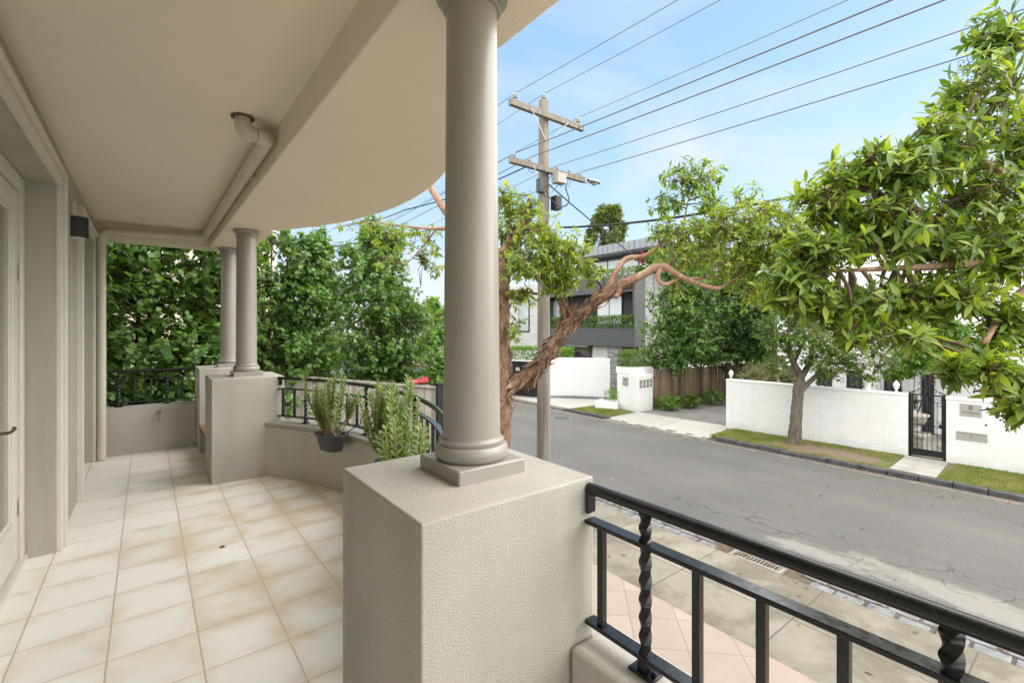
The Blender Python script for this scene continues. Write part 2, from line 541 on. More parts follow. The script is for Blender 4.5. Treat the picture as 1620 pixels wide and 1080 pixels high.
def bark(name, c1, c2, c3, scale=9, stretch=0.28):
    t = NT(name)
    n1 = t.noise(scale, t.scale((1, 1, stretch)), detail=7, rough=0.65, dist=0.8)
    n2 = t.noise(scale * 4, t.scale((1, 1, stretch)), detail=4)
    big = t.noise(1.8, detail=3)
    f = t.math('ADD', t.math('MULTIPLY', n1, 0.6), t.math('MULTIPLY', n2, 0.15))
    f = t.math('ADD', f, t.math('MULTIPLY', big, 0.3))
    t.set(Base_Color=t.ramp(f, [(0.38, c1), (0.52, c2), (0.66, c3)]), Roughness=0.85)
    h = t.math('ADD', n1, t.math('MULTIPLY', n2, 0.4))
    t.set(Normal=t.bump(h, 1.0, 0.045))
    return t.m


m_bark_red = bark('brush_box_bark', (0.06, 0.036, 0.024), (0.21, 0.118, 0.072), (0.42, 0.27, 0.18), 13, 0.4)
m_bark_limb = bark('smooth_orange_bark', (0.16, 0.085, 0.05), (0.34, 0.20, 0.13), (0.46, 0.31, 0.22), 6, 0.5)
m_bark_grey = bark('grey_bark', (0.06, 0.05, 0.04), (0.14, 0.115, 0.09), (0.22, 0.19, 0.16), 12, 0.3)
m_bark_dark = bark('dark_bark', (0.03, 0.024, 0.018), (0.07, 0.055, 0.04), (0.13, 0.105, 0.08), 14, 0.3)
m_twig = basic('twig', (0.13, 0.085, 0.05), 0.8, var=0.3)


def leaf(name, stops, rough=0.38, trans=0.32, tcol=None, cw=0.22, cs=0.9):
    t = NT(name)
    g = t.n('ShaderNodeNewGeometry')
    r = g.outputs['Random Per Island']
    cl = t.ramp(t.noise(cs, detail=4), [(0.3, 0.0), (0.7, 1.0)]) if cw > 0.4 else t.noise(cs, detail=2)
    f = t.math('ADD', t.math('MULTIPLY', r, 1 - cw), t.math('MULTIPLY', cl, cw))
    col = t.ramp(f, stops)
    t.set(Base_Color=col, Roughness=rough, Specular_IOR_Level=0.45)
    tr = t.n('ShaderNodeBsdfTranslucent')
    q = t.n('ShaderNodeMix', data_type='RGBA', blend_type='MULTIPLY')
    q.inputs[0].default_value = 1.0
    t.put(q.inputs[6], col); q.inputs[7].default_value = (*(tcol or (1.9, 1.7, 0.5)), 1)
    t.put(tr.inputs['Color'], q.outputs[2])
    mx = t.n('ShaderNodeMixShader'); mx.inputs[0].default_value = trans
    t.t.links.new(t.b.outputs[0], mx.inputs[1]); t.t.links.new(tr.outputs[0], mx.inputs[2])
    t.t.links.new(mx.outputs[0], t.out.inputs[0])
    return t.m


m_leaf_box = leaf('brush_box_leaf', [(0.0, (0.042, 0.095, 0.018)), (0.35, (0.095, 0.18, 0.032)), (0.65, (0.20, 0.30, 0.048)), (0.93, (0.34, 0.42, 0.08)), (0.97, (0.36, 0.19, 0.05))], 0.33, 0.42)
m_leaf_lime = leaf('lime_leaf', [(0.0, (0.075, 0.14, 0.022)), (0.4, (0.16, 0.25, 0.036)), (0.75, (0.27, 0.355, 0.05)), (1.0, (0.38, 0.44, 0.08))], 0.36, 0.44)
m_leaf_pear = leaf('pear_leaf', [(0.0, (0.055, 0.13, 0.033)), (0.5, (0.105, 0.215, 0.05)), (0.85, (0.175, 0.29, 0.065)), (1.0, (0.27, 0.37, 0.09))], 0.36, 0.36)
m_leaf_dark = leaf('evergreen_leaf', [(0.0, (0.03, 0.08, 0.022)), (0.5, (0.058, 0.135, 0.033)), (1.0, (0.11, 0.20, 0.05))], 0.33, 0.22)
m_leaf_hedge = leaf('hedge_leaf', [(0.0, (0.049, 0.112, 0.021)), (0.5, (0.105, 0.189, 0.035)), (1.0, (0.210, 0.280, 0.056))], 0.4, 0.3)
m_leaf_grey = leaf('grey_shrub_leaf', [(0.0, (0.098, 0.119, 0.042)), (0.5, (0.182, 0.196, 0.070)), (1.0, (0.294, 0.266, 0.112))], 0.6, 0.25)
m_leaf_succ = leaf('succulent_leaf', [(0.0, (0.12, 0.25, 0.07)), (0.5, (0.22, 0.34, 0.11)), (1.0, (0.35, 0.45, 0.16))], 0.45, 0.25)
m_leaf_cyp = leaf('cypress_leaf', [(0.0, (0.09, 0.14, 0.045)), (0.5, (0.15, 0.21, 0.065)), (1.0, (0.24, 0.29, 0.09))], 0.6, 0.2)
m_leaf_vine = leaf('vine_leaf', [(0.0, (0.070, 0.168, 0.028)), (0.5, (0.126, 0.252, 0.042)), (1.0, (0.224, 0.364, 0.056))], 0.4, 0.4)
m_grass = leaf('grass_blade', [(0.0, (0.10, 0.17, 0.03)), (0.4, (0.19, 0.25, 0.055)), (0.65, (0.32, 0.30, 0.11)), (1.0, (0.42, 0.34, 0.19))], 0.6, 0.3, None, 0.55, 1.3)
m_litter = leaf('fallen_leaf', [(0.0, (0.16, 0.06, 0.025)), (0.5, (0.27, 0.12, 0.05)), (1.0, (0.36, 0.25, 0.14))], 0.7, 0.1)
m_fruit = basic('seed_capsules', (0.10, 0.075, 0.03), 0.6, var=0.5, vscale=30)
m_flower = leaf('red_flower', [(0.0, (0.25, 0.04, 0.05)), (1.0, (0.45, 0.12, 0.12))], 0.6, 0.3, (1.2, 1, 1))

# ------------------------------------------------------------------ foliage
UP = np.array([0, 0, 1.0])


def unit(a):
    return a / np.maximum(np.linalg.norm(a, axis=-1, keepdims=True), 1e-9)


def randdir(n):
    return unit(rng.normal(size=(n, 3)))


TEMPL = {
    # list of (t, half width) stations between base and tip
    'lance': [(0.22, 0.30), (0.5, 0.5), (0.78, 0.32)],
    'oval': [(0.3, 0.48), (0.68, 0.42)],
    'dot': [(0.5, 0.5)],
}


def leaf_mesh(P, D, N, L, W, kind='lance', curve=-0.12, fold=0.22):
    P = np.asarray(P); n = len(P)
    D = unit(np.asarray(D)); S = unit(np.cross(D, N)); N = np.cross(S, D)
    L = np.broadcast_to(L, (n,)).reshape(n, 1); W = np.broadcast_to(W, (n,)).reshape(n, 1)
    cv = (curve * (0.4 + 1.2 * rng.random((n, 1))))
    fd = fold * (0.5 + rng.random((n, 1)))
    st = TEMPL[kind]
    vs = [P]
    for t, w in st:
        M = P + D * L * t + N * L * cv * t * t
        e = N * W * w * fd
        if kind == 'dot':
            vs += [M - S * W * w + e, M + S * W * w + e]
        else:
            vs += [M - S * W * w + e, M, M + S * W * w + e]
    vs.append(P + D * L + N * L * cv)
    V = np.stack(vs, 1)
    k = V.shape[1]
    if kind == 'dot':
        F = [(0, 2, 3), (0, 3, 1)]
    else:
        F = [(0, 2, 1), (0, 3, 2)]
        for i in range(len(st) - 1):
            a = 1 + 3 * i; b = a + 3
            F += [(a, a + 1, b + 1, b), (a + 1, a + 2, b + 2, b + 1)]
        a = 1 + 3 * (len(st) - 1)
        F += [(a, a + 1, k - 1), (a + 1, a + 2, k - 1)]
    return V.reshape(-1, 3), F, k, n


def build_leaves(name, mat, sets, parent=None, smooth=True):
    off = np.array(root_origin(parent)) if parent is not None else np.zeros(3)
    Vs = []; loops = []; starts = []; tot = []
    nv = 0; nl = 0
    for V, F, k, n in sets:
        Vs.append(V - off)
        lens = np.array([len(f) for f in F]); flat = np.concatenate([np.array(f) for f in F])
        idx = (np.arange(n)[:, None] * k + flat[None, :] + nv).reshape(-1)
        loops.append(idx)
        tt = np.tile(lens, n)
        tot.append(tt)
        nv += len(V)
    V = np.concatenate(Vs); LI = np.concatenate(loops); T = np.concatenate(tot)
    S = np.concatenate([[0], np.cumsum(T)[:-1]])
    me = bpy.data.meshes.new(name)
    me.vertices.add(len(V)); me.vertices.foreach_set('co', V.astype(np.float32).reshape(-1))
    me.loops.add(len(LI)); me.loops.foreach_set('vertex_index', LI.astype(np.int32))
    me.polygons.add(len(T)); me.polygons.foreach_set('loop_start', S.astype(np.int32)); me.polygons.foreach_set('loop_total', T.astype(np.int32))
    if smooth: me.polygons.foreach_set('use_smooth', np.ones(len(T), bool))
    me.update(calc_edges=True)
    me.materials.append(mat)
    o = bpy.data.objects.new(name, me)
    C.objects.link(o)
    if parent is not None: o.parent = parent
    return o


def crown(blobs, skel, mb, per_tip=7, L=0.12, W=0.04, kind='lance', style='whorl', run=0.25, up=0.35, droop=0.0,
          shell=2.2, twig_r=0.003, hub_r=0.012, curve=-0.15, jit=0.25, spread=(40, 85), fold=0.22, hubs=14, ltvar=(0.5, 1.2)):
    """twigs from limb points (skel) to tips inside the blobs, leaves round the tips; twigs go into mb"""
    sets = []; tips_all = []; dirs_all = []
    skel = np.asarray(skel)[:, :3]
    for b in blobs:
        c = np.array(b[:3]); rad = np.array(b[3:6]); n = int(b[6])
        dd = randdir(n)
        r = rng.random((n, 1)) ** (1 / shell)
        lump = 1 + 0.22 * np.sin(dd[:, :1] * 5.1 + c[0]) * np.cos(dd[:, 1:2] * 4.3 + c[1]) + 0.12 * np.sin(dd[:, 2:3] * 9 + c[2])
        tips = c + dd * r * rad * lump
        nh = max(2, n // hubs)
        hd = randdir(nh)
        hub = c + hd * rad * (0.25 + 0.4 * rng.random((nh, 1)))
        for h in hub:
            s = skel[np.argmin(((skel - h) ** 2).sum(1) + 0.4 * np.maximum(0, skel[:, 2] - h[2]) ** 2)]
            mid = (s + h) / 2 + rng.normal(size=3) * 0.07 * np.linalg.norm(h - s) + np.array([0, 0, 0.06 * np.linalg.norm(h - s)])
            mb.tube([s, mid, h], [hub_r * 1.5, hub_r * 1.1, hub_r * 0.6], 5, cap=False)
        di = ((tips[:, None, :] - hub[None]) ** 2).sum(2).argmin(1)
        H = hub[di]
        td = unit(unit(tips - H) + UP * up + rng.normal(size=(n, 3)) * jit)
        for i in range(n):
            mid = (H[i] + tips[i]) / 2 + rng.normal(size=3) * 0.06 * np.linalg.norm(tips[i] - H[i])
            pre = tips[i] - td[i] * run
            mb.tube([H[i], (mid + pre) / 2, pre, tips[i]], [twig_r * 1.8, twig_r * 1.4, twig_r * 1.1, twig_r * 0.6], 3, cap=False)
        m = per_tip
        k = np.repeat(np.arange(n), m)
        T = td[k]
        if style == 'whorl':
            back = (rng.random((n * m, 1)) ** 2.2) * run
        else:
            back = rng.random((n * m, 1)) * run
        P = tips[k] - T * back
        a = (np.tile(np.arange(m), n) * 2.399 + rng.random(n * m) * 0.9)[:, None]
        o1 = unit(np.cross(T, randdir(1)[0] + np.zeros_like(T))); o2 = np.cross(T, o1)
        perp = o1 * np.cos(a) + o2 * np.sin(a)
        th = np.radians(rng.uniform(spread[0], spread[1], (n * m, 1)))
        D = T * np.cos(th) + perp * np.sin(th) - UP * droop * (0.4 + 1.2 * rng.random((n * m, 1)))
        N = T * 0.8 + UP * 0.9 + rng.normal(size=D.shape) * 0.35
        s = rng.uniform(*ltvar, n * m)
        sets.append(leaf_mesh(P, D, N, L * s, W * s * rng.uniform(0.85, 1.15, n * m), kind, curve, fold))
        tips_all.append(tips); dirs_all.append(td)
    return sets, np.concatenate(tips_all), np.concatenate(dirs_all)


def limbs(mb, paths, n=9, k=6, wob=0.04, seed=1):
    rg = random.Random(seed)
    pts = []
    for p in paths:
        s = spline(p, k)
        mb.tube([q[:3] for q in s], [max(0.002, q[3]) for q in s], n, wob=wob, rg=rg)
        pts += s
    return np.array(pts)


# ------------------------------------------------------------------ text on signs
def text_mesh(s, size, origin, xdir, ydir, name, mat, parent, bold=0.0):
    cu = bpy.data.curves.new(name, 'FONT')
    cu.body = s; cu.size = size; cu.align_x = 'CENTER'; cu.align_y = 'CENTER'; cu.extrude = 0.001; cu.offset = bold
    cu.resolution_u = 3
    ob = bpy.data.objects.new(name, cu)
    C.objects.link(ob)
    bpy.context.view_layer.update()
    me = bpy.data.meshes.new_from_object(ob.evaluated_get(bpy.context.evaluated_depsgraph_get()))
    bpy.data.objects.remove(ob)
    x = Vector(xdir).normalized(); y = Vector(ydir).normalized(); z = x.cross(y)
    m = Matrix((x, y, z)).transposed().to_4x4()
    m.translation = Vector(origin) - root_origin(parent)
    me.transform(m)
    me.materials.clear(); me.materials.append(mat)
    o = bpy.data.objects.new(name, me)
    C.objects.link(o); o.parent = parent
    return o
#---SETTING---
# ================================================================== camera, light, sky
cam = bpy.data.cameras.new('camera')
cam.lens = FPX / 1620 * 36; cam.sensor_width = 36
cam.shift_y = -(540 - HORIZON) / 1620
cam.clip_start = 0.05; cam.clip_end = 2000
co = bpy.data.objects.new('camera', cam); C.objects.link(co)
co.location = (0, 0, EYE); co.rotation_euler = (R(90), 0, -YAW)
bpy.context.scene.camera = co

SUN_EL, SUN_AZ = R(38), R(106)      # azimuth clockwise from +Y: veiled sun from down the street, behind the camera
sd = Vector((math.sin(SUN_AZ) * math.cos(SUN_EL), math.cos(SUN_AZ) * math.cos(SUN_EL), math.sin(SUN_EL)))
sl = bpy.data.lights.new('sun', 'SUN'); sl.energy = 1.5; sl.angle = R(75); sl.color = (1, 0.94, 0.85)
so = bpy.data.objects.new('sun', sl); C.objects.link(so)
so.rotation_euler = (-sd).to_track_quat('-Z', 'Y').to_euler()

w = bpy.data.worlds.new('World'); bpy.context.scene.world = w; w.use_nodes = True
wt = w.node_tree; wn = wt.nodes; wl = wt.links
bg = wn['Background']
sky = wn.new('ShaderNodeTexSky'); sky.sky_type = 'NISHITA'; sky.sun_disc = False
sky.sun_elevation = SUN_EL; sky.sun_rotation = SUN_AZ
sky.air_density = 1.0; sky.dust_density = 0.6; sky.ozone_density = 1.0
tc = wn.new('ShaderNodeTexCoord')
sx = wn.new('ShaderNodeSeparateXYZ'); wl.new(tc.outputs['Generated'], sx.inputs[0])
mz = wn.new('ShaderNodeMath'); mz.operation = 'ADD'; mz.inputs[1].default_value = 0.18; wl.new(sx.outputs[2], mz.inputs[0])
mz2 = wn.new('ShaderNodeMath'); mz2.operation = 'MAXIMUM'; mz2.inputs[1].default_value = 0.05; wl.new(mz.outputs[0], mz2.inputs[0])
dx = wn.new('ShaderNodeMath'); dx.operation = 'DIVIDE'; wl.new(sx.outputs[0], dx.inputs[0]); wl.new(mz2.outputs[0], dx.inputs[1])
dy = wn.new('ShaderNodeMath'); dy.operation = 'DIVIDE'; wl.new(sx.outputs[1], dy.inputs[0]); wl.new(mz2.outputs[0], dy.inputs[1])
cx = wn.new('ShaderNodeCombineXYZ'); wl.new(dx.outputs[0], cx.inputs[0]); wl.new(dy.outputs[0], cx.inputs[1])
cn = wn.new('ShaderNodeTexNoise'); cn.inputs['Scale'].default_value = 0.75; cn.inputs['Detail'].default_value = 8; cn.inputs['Roughness'].default_value = 0.58; cn.inputs['Distortion'].default_value = 0.7
wl.new(cx.outputs[0], cn.inputs['Vector'])
cr = wn.new('ShaderNodeValToRGB'); cr.color_ramp.elements[0].position = 0.43; cr.color_ramp.elements[0].color = (0.0, 0.0, 0.0, 1)
cr.color_ramp.elements[1].position = 0.66; cr.color_ramp.elements[1].color = (0.85, 0.85, 0.85, 1)
wl.new(cn.outputs[0], cr.inputs[0])
cloud = wn.new('ShaderNodeRGB'); cloud.outputs[0].default_value = (3.05, 3.2, 3.35, 1)
mixc = wn.new('ShaderNodeMix'); mixc.data_type = 'RGBA'
wl.new(cr.outputs[0], mixc.inputs[0]); 
veil = wn.new('ShaderNodeMix'); veil.data_type = 'RGBA'; veil.inputs[0].default_value = 0.8
hz = wn.new('ShaderNodeValToRGB'); wl.new(sx.outputs[2], hz.inputs[0])
hz.color_ramp.elements[0].position = 0.02; hz.color_ramp.elements[0].color = (2.6, 2.95, 3.2, 1)
hz.color_ramp.elements[1].position = 0.36; hz.color_ramp.elements[1].color = (1.5, 2.4, 3.35, 1)
e_ = hz.color_ramp.elements.new(0.64); e_.color = (1.1, 2.0, 3.3, 1)
e_ = hz.color_ramp.elements.new(0.88); e_.color = (6.4, 6.2, 5.9, 1)
wl.new(sky.outputs[0], veil.inputs[6]); wl.new(hz.outputs[0], veil.inputs[7])
wl.new(veil.outputs[2], mixc.inputs[6]); wl.new(cloud.outputs[0], mixc.inputs[7])

# unseen bright broken cloud, added outside the view to light walls and veranda
def wm(op, a, b=None):
    q = wn.new('ShaderNodeMath'); q.operation = op
    for i, v in enumerate((a, b)):
        if v is None: continue
        if isinstance(v, (int, float)): q.inputs[i].default_value = v
        else: wl.new(v, q.inputs[i])
    return q.outputs[0]


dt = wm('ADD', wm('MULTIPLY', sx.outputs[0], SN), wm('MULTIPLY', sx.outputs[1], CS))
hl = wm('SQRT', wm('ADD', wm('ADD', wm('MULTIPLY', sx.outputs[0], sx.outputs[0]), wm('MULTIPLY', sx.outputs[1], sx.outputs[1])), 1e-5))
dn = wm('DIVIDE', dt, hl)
fill_bank = wn.new('ShaderNodeMapRange'); fill_bank.interpolation_type = 'SMOOTHSTEP'
wl.new(dn, fill_bank.inputs[0]); fill_bank.inputs[1].default_value = 0.60; fill_bank.inputs[2].default_value = 0.15; fill_bank.inputs[3].default_value = 0.0; fill_bank.inputs[4].default_value = 1.0
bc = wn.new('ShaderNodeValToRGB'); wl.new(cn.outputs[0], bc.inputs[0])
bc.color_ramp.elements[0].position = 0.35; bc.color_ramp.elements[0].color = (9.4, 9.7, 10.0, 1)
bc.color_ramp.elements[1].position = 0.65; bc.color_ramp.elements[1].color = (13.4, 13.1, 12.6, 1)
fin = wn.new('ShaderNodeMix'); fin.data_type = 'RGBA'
wl.new(fill_bank.outputs[0], fin.inputs[0]); wl.new(mixc.outputs[2], fin.inputs[6]); wl.new(bc.outputs[0], fin.inputs[7])
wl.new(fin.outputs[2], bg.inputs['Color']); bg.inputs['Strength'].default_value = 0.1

sc = bpy.context.scene
sc.view_settings.view_transform = 'Standard'; sc.view_settings.look = 'None'; sc.view_settings.exposure = 1.58; sc.view_settings.gamma = 1
sc.render.engine = 'CYCLES'
sc.cycles.max_bounces = 8; sc.cycles.diffuse_bounces = 5; sc.cycles.glossy_bounces = 3; sc.cycles.transmission_bounces = 4
sc.cycles.caustics_reflective = False; sc.cycles.caustics_refractive = False
sc.cycles.use_denoising = True


def struct(name, mb, mat, **k):
    return tag(mb.build(name, mat, **k), kind='structure')


# ================================================================== ground, road, paths
struct('ground', bx(-300, 300, -300, 400, -0.6, -0.03), m_ground)
struct('road', bx(7.72, 14.32, -80, 260, -0.25, 0.0), m_asphalt)
struct('terrace', bx(1.0, 5.27, -9.0, 8.4, -0.2, 0.085), m_terrace)
struct('footpath', bx(5.275, 7.24, -60, 160, -0.2, 0.05), m_path)
struct('gutter_bed', bx(7.245, 7.715, -60, 160, -0.2, 0.004), m_dirt)
g = MB(); rg = random.Random(4)
y = -8.0
while y < 22:
    for x0, x1 in ((7.27, 7.46), (7.49, 7.70)):
        yy = y + (0.0 if x0 < 7.3 else 0.13)
        if 2.98 < yy + 0.3 and yy < 3.86: continue
        h = 0.02 + rg.uniform(-0.012, 0.012)
        L = 0.29 + rg.uniform(-0.02, 0.03)
        m = Matrix.Rotation(rg.uniform(-0.05, 0.05), 3, 'Z') @ Matrix.Rotation(rg.uniform(-0.03, 0.03), 3, 'X')
        g.obox(((x0 + x1) / 2, yy + L / 2, h - 0.08), x1 - x0 - 0.01 + rg.uniform(-0.015, 0.01), L, 0.16, m)
    y += 0.335
struct('gutter', g, m_bluestone, bevel=0.014, seg=2)
# far kerb of bluestone blocks, dropped at the driveways
g = MB(); y = -30.0
while y < 90:
    L = 0.62 + rg.uniform(-0.08, 0.12)
    low = (8.0 < y + L / 2 < 12.5) or (14.6 < y + L / 2 < 19.4)
    h = 0.035 if low else 0.125 + rg.uniform(-0.022, 0.012)
    m = Matrix.Rotation(rg.uniform(-0.035, 0.035), 3, 'Z') @ Matrix.Rotation(rg.uniform(-0.015, 0.015), 3, 'X') @ Matrix.Rotation(rg.uniform(-0.06, 0.06), 3, 'Y')
    g.obox((14.43 + rg.uniform(-0.012, 0.012), y + L / 2, h - 0.15), 0.22, L - 0.018, 0.30, m)
    y += L
struct('kerb', g, m_kerb, bevel=0.02, seg=2)
struct('gutter_strip', bx(14.02, 14.318, -60, 160, -0.1, 0.006), basic('gutter_grit', (0.17, 0.145, 0.12), 0.9, var=0.35, vscale=4, bump=0.5, bscale=90))
struct('crossover', MB().add([(14.3, 8.15, 0.03), (16.4, 8.45, 0.11), (16.2, 12.35, 0.11), (14.3, 12.5, 0.03), (14.3, 8.15, -0.2), (16.4, 8.45, -0.2), (16.2, 12.35, -0.2), (14.3, 12.5, -0.2)],
       [(0, 1, 2, 3), (7, 6, 5, 4), (0, 4, 5, 1), (1, 5, 6, 2), (2, 6, 7, 3), (3, 7, 4, 0)]), m_conc)
struct('driveway', MB().prism([(16.25, 8.55), (40, 7.6), (40, 11.7), (22, 11.9), (17.5, 12.2), (16.2, 12.3)], -0.2, 0.105), m_drive)
struct('gate_apron', MB().prism([(14.54, 14.7), (16.35, 14.4), (17.95, 15.2), (15.7, 17.9), (14.9, 19.3), (14.54, 19.3)], -0.2, 0.112), m_conc)
struct('verge', MB().prism([(14.53, -30), (17.5, -30), (16.72, 0.0), (16.52, 2.95), (16.50, 3.3), (16.2, 8.3), (14.53, 8.1)], -0.2, 0.10), m_turf)
struct('verge_island', MB().prism([(14.53, 12.52), (16.1, 12.3), (16.35, 14.35), (14.53, 14.65)], -0.2, 0.102), m_turf)
struct('verge_far', MB().prism([(14.53, 19.35), (14.95, 19.32), (15.7, 17.95), (17.8, 17.0), (22, 24), (22, 120), (14.53, 120)], -0.2, 0.101), m_turf)
struct('gate_path', MB().prism([(14.53, 2.62), (16.53, 2.72), (16.48, 3.58), (14.53, 3.5)], -0.1, 0.118), grid_paving('path_slabs', (0.40, 0.38, 0.34), (0.29, 0.275, 0.245), (0.12, 0.1, 0.08), 0, 0.95, 14.56, 2.0, 1.9, 0.006, (0.2, 0.18, 0.15), (0.5, 0.7)))
struct('courtyard', bx(16.72, 30, -8, 8.3, -0.2, 0.104), grid_paving('court_paving', (0.34, 0.32, 0.29), (0.25, 0.235, 0.21), (0.12, 0.1, 0.08), 0, 0.6, 0, 0.6, 0, 0.006))
struct('near_verge', bx(5.275, 7.24, 9.2, 60, 0.045, 0.075), m_turf)

gr = thing('drain_grate', (7.5, 3.4, 0.0), 'rusty cast iron drain grate set among the bluestone gutter pitchers', 'drain grate')
f = MB()
f.box(7.26, 7.32, 3.02, 3.80, -0.1, 0.045).box(7.66, 7.72, 3.02, 3.80, -0.1, 0.045).box(7.321, 7.659, 3.02, 3.07, -0.1, 0.043).box(7.321, 7.659, 3.75, 3.80, -0.1, 0.043).box(7.478, 7.502, 3.071, 3.749, -0.1, 0.036)
f.build('frame', basic('grate_frame', (0.27, 0.25, 0.22), 0.8, var=0.3, vscale=9, bump=0.4), gr, bevel=0.006)
f = MB()
for i in range(13):
    yy = 3.085 + i * 0.0525
    f.box(7.322, 7.476, yy, yy + 0.026, -0.06, 0.038).box(7.504, 7.658, yy, yy + 0.026, -0.06, 0.038)
f.build('bars', basic('grate_bars', (0.20, 0.18, 0.15), 0.7, var=0.4, vscale=12, metal=0.3), gr, bevel=0.004)
bx(7.321, 7.659, 3.071, 3.749, -0.15, -0.09).build('pit', m_darkin, gr)
mh = thing('manhole_cover', (11.9, 14.2, 0.0), 'round grey iron manhole cover in the road asphalt', 'manhole cover')
p = at(888, 661.5, 745 * 3.6 / 142.5)
mh.location = p; ORIGIN[mh.name] = Vector(p)
MB().lathe([(0.42, -0.05), (0.42, 0.006), (0.36, 0.006)], p, 40).build('frame', m_bluestone, mh)
MB().lathe([(0.35, -0.05), (0.35, 0.009), (0.31, 0.012)], p, 40).build('lid', m_iron, mh)

# ================================================================== the veranda
struct('veranda_floor', MB().prism([(-0.72, -2.0), (1.1, -2.0), (1.1, 1.3)] + [(-1.465 + 3.05 * math.cos(a), 3.6 + 3.05 * math.sin(a)) for a in np.linspace(R(-40), R(40), 25)] + [(1.1, 5.9), (1.1, 7.35), (-0.72, 7.35)], 1.80, 2.1), m_tile)

CX, CY = -1.465, 3.6


def arc(r, a0, a1, n=40):
    return [(CX + r * math.cos(a), CY + r * math.sin(a)) for a in np.linspace(a0, a1, n)]


house = thing('house', (-0.48, 2.0, 2.1), 'taupe rendered house with a columned veranda in the near left', 'house')
f = MB()
W0, WX = -0.62, -0.48
f.box(-0.9, WX, -2.0, 0.8, 2.1, 4.83)
f.box(-0.9, WX, 4.36, 5.60, 2.1, 4.83)
f.box(-0.9, WX, 7.06, 7.42, 2.1, 4.83)
f.box(-0.9, WX, 0.8, 4.36, 4.56, 4.83)
f.box(-0.9, WX, 5.60, 7.06, 4.56, 4.83)
f.build('wall', m_stucco, house)
bx(-0.88, -0.66, 5.61, 7.05, 2.1, 4.55).build('window_recess', m_stucco, house)
f = MB()
for y0, y1 in ((0.8, 4.36), (5.60, 7.06)):
    for z, (a, b_, t) in enumerate(((0.0, 0.062, 0.030), (0.062, 0.098, 0.05))):
        f.box(WX - 0.002, WX + t, y1 + a, y1 + b_, 2.1, 4.56 + b_)
        f.box(WX - 0.002, WX + t, y0 - b_, y0 - a, 2.1, 4.56 + b_)
        f.box(WX - 0.002, WX + t, y0 - a, y1 + a, 4.56 + a, 4.56 + b_)
f.build('architrave', m_trim, house, bevel=0.006)
f = MB(); f.box(-8, -0.9, -3.0, 7.42, 0.0, 4.83); f.box(-0.9, 0.98, -3.0, 7.36, 0.0, 1.798)
f.prism(arc(2.95, R(-40), R(40)), 0.0, 1.795)
f.build('base_wall', m_stucco, house)
bx(-0.9, 0.632, -2.0, 7.42, 4.826, 4.99).build('ceiling', m_ceiling, house)
outline = [(0.63, -2.0), (1.03, -2.0)] + arc(3.15, -math.acos(2.495 / 3.15), math.acos(2.495 / 3.15), 60) + [(1.09, 5.56), (1.09, 7.46), (0.63, 7.46)]
MB().prism(outline, 4.63, 4.985).build('soffit', m_ceiling, house, bevel=0.008)
bx(-0.9, 0.629, 7.16, 7.46, 4.632, 4.824).build('end_beam', m_ceiling, house)
bx(-8, 0.9, -3.0, 7.4, 4.992, 5.35).build('upper_wall', m_stucco, house)
MB().add([(-8.2, -3.2, 5.352), (1.0, -3.2, 5.352), (1.0, 7.55, 5.352), (-8.2, 7.55, 5.352), (-3.5, 0.9, 7.0), (-3.5, 3.6, 7.0)], [(3, 2, 1, 0), (0, 1, 4), (1, 2, 5, 4), (2, 3, 5), (3, 0, 4, 5)]).build('roof', m_rooftile, house)

# glazed door in the first recess
f = MB()
DX = -0.645
f.box(-0.70, DX + 0.02, 4.27, 4.355, 2.1, 4.555).box(-0.70, DX + 0.02, 2.0, 4.268, 4.47, 4.555).box(-0.72, DX + 0.035, 2.0, 4.355, 2.09, 2.135)
f.build('door_frame', m_trim, house, bevel=0.006)
door = None
f = MB()
f.box(-0.69, DX, 4.15, 4.262, 2.14, 4.462).box(-0.69, DX + 0.001, 3.60, 3.74, 2.14, 4.462).box(-0.69, DX, 2.2, 2.31, 2.14, 4.462).box(-0.69, DX, 2.312, 4.148, 2.14, 2.40).box(-0.69, DX, 2.312, 4.148, 4.34, 4.462)
door = f.build('door', m_trim, house, bevel=0.006)
f = MB()
f.box(-0.675, DX - 0.012, 4.118, 4.152, 2.40, 4.34).box(-0.675, DX - 0.012, 2.312, 2.345, 2.40, 4.34).box(-0.675, DX - 0.012, 2.345, 4.118, 2.398, 2.43).box(-0.675, DX - 0.012, 2.345, 4.118, 4.31, 4.342)
f.build('glazing_bead', m_trim, door, bevel=0.005)
bx(-0.672, -0.664, 2.34, 4.12, 2.42, 4.32).build('pane', m_doorglass, door)
f = MB(); f.tube([(DX, 3.70, 3.03), (DX + 0.05, 3.70, 3.03), (DX + 0.055, 3.72, 3.03), (DX + 0.055, 3.83, 3.03), (DX + 0.05, 3.845, 3.035)], 0.009, 8)
f.box(DX - 0.002, DX + 0.009, 3.68, 3.72, 2.95, 3.15)
f.build('handle', m_bronze, door, smooth=True)
for z in (2.42, 3.9): MB().tube([(DX + 0.012, 4.265, z), (DX + 0.012, 4.265, z + 0.10)], 0.008, 8).build('hinge', m_trim, door, smooth=True)

# wall lamp, conduit trim
lp = thing('wall_lamp', (-0.43, 5.18, 4.40), 'black half round wall lamp beside the recessed doorway', 'wall lamp')
prof = [(-0.48 + 0.105 * math.cos(a), 5.18 + 0.062 * math.sin(a)) for a in np.linspace(-PI / 2, PI / 2, 18)]
MB().prism(prof, 4.335, 4.50).build('shade', m_blackmatte, lp, bevel=0.004)
MB().prism([(-0.48 + 0.085 * math.cos(a), 5.18 + 0.048 * math.sin(a)) for a in np.linspace(-PI / 2, PI / 2, 18)], 4.328, 4.334).build('diffuser', m_whitepl, lp)
bx(-0.479, -0.452, 5.14, 5.22, 4.502, 4.62).build('cable_cover', m_trim, lp, bevel=0.004)

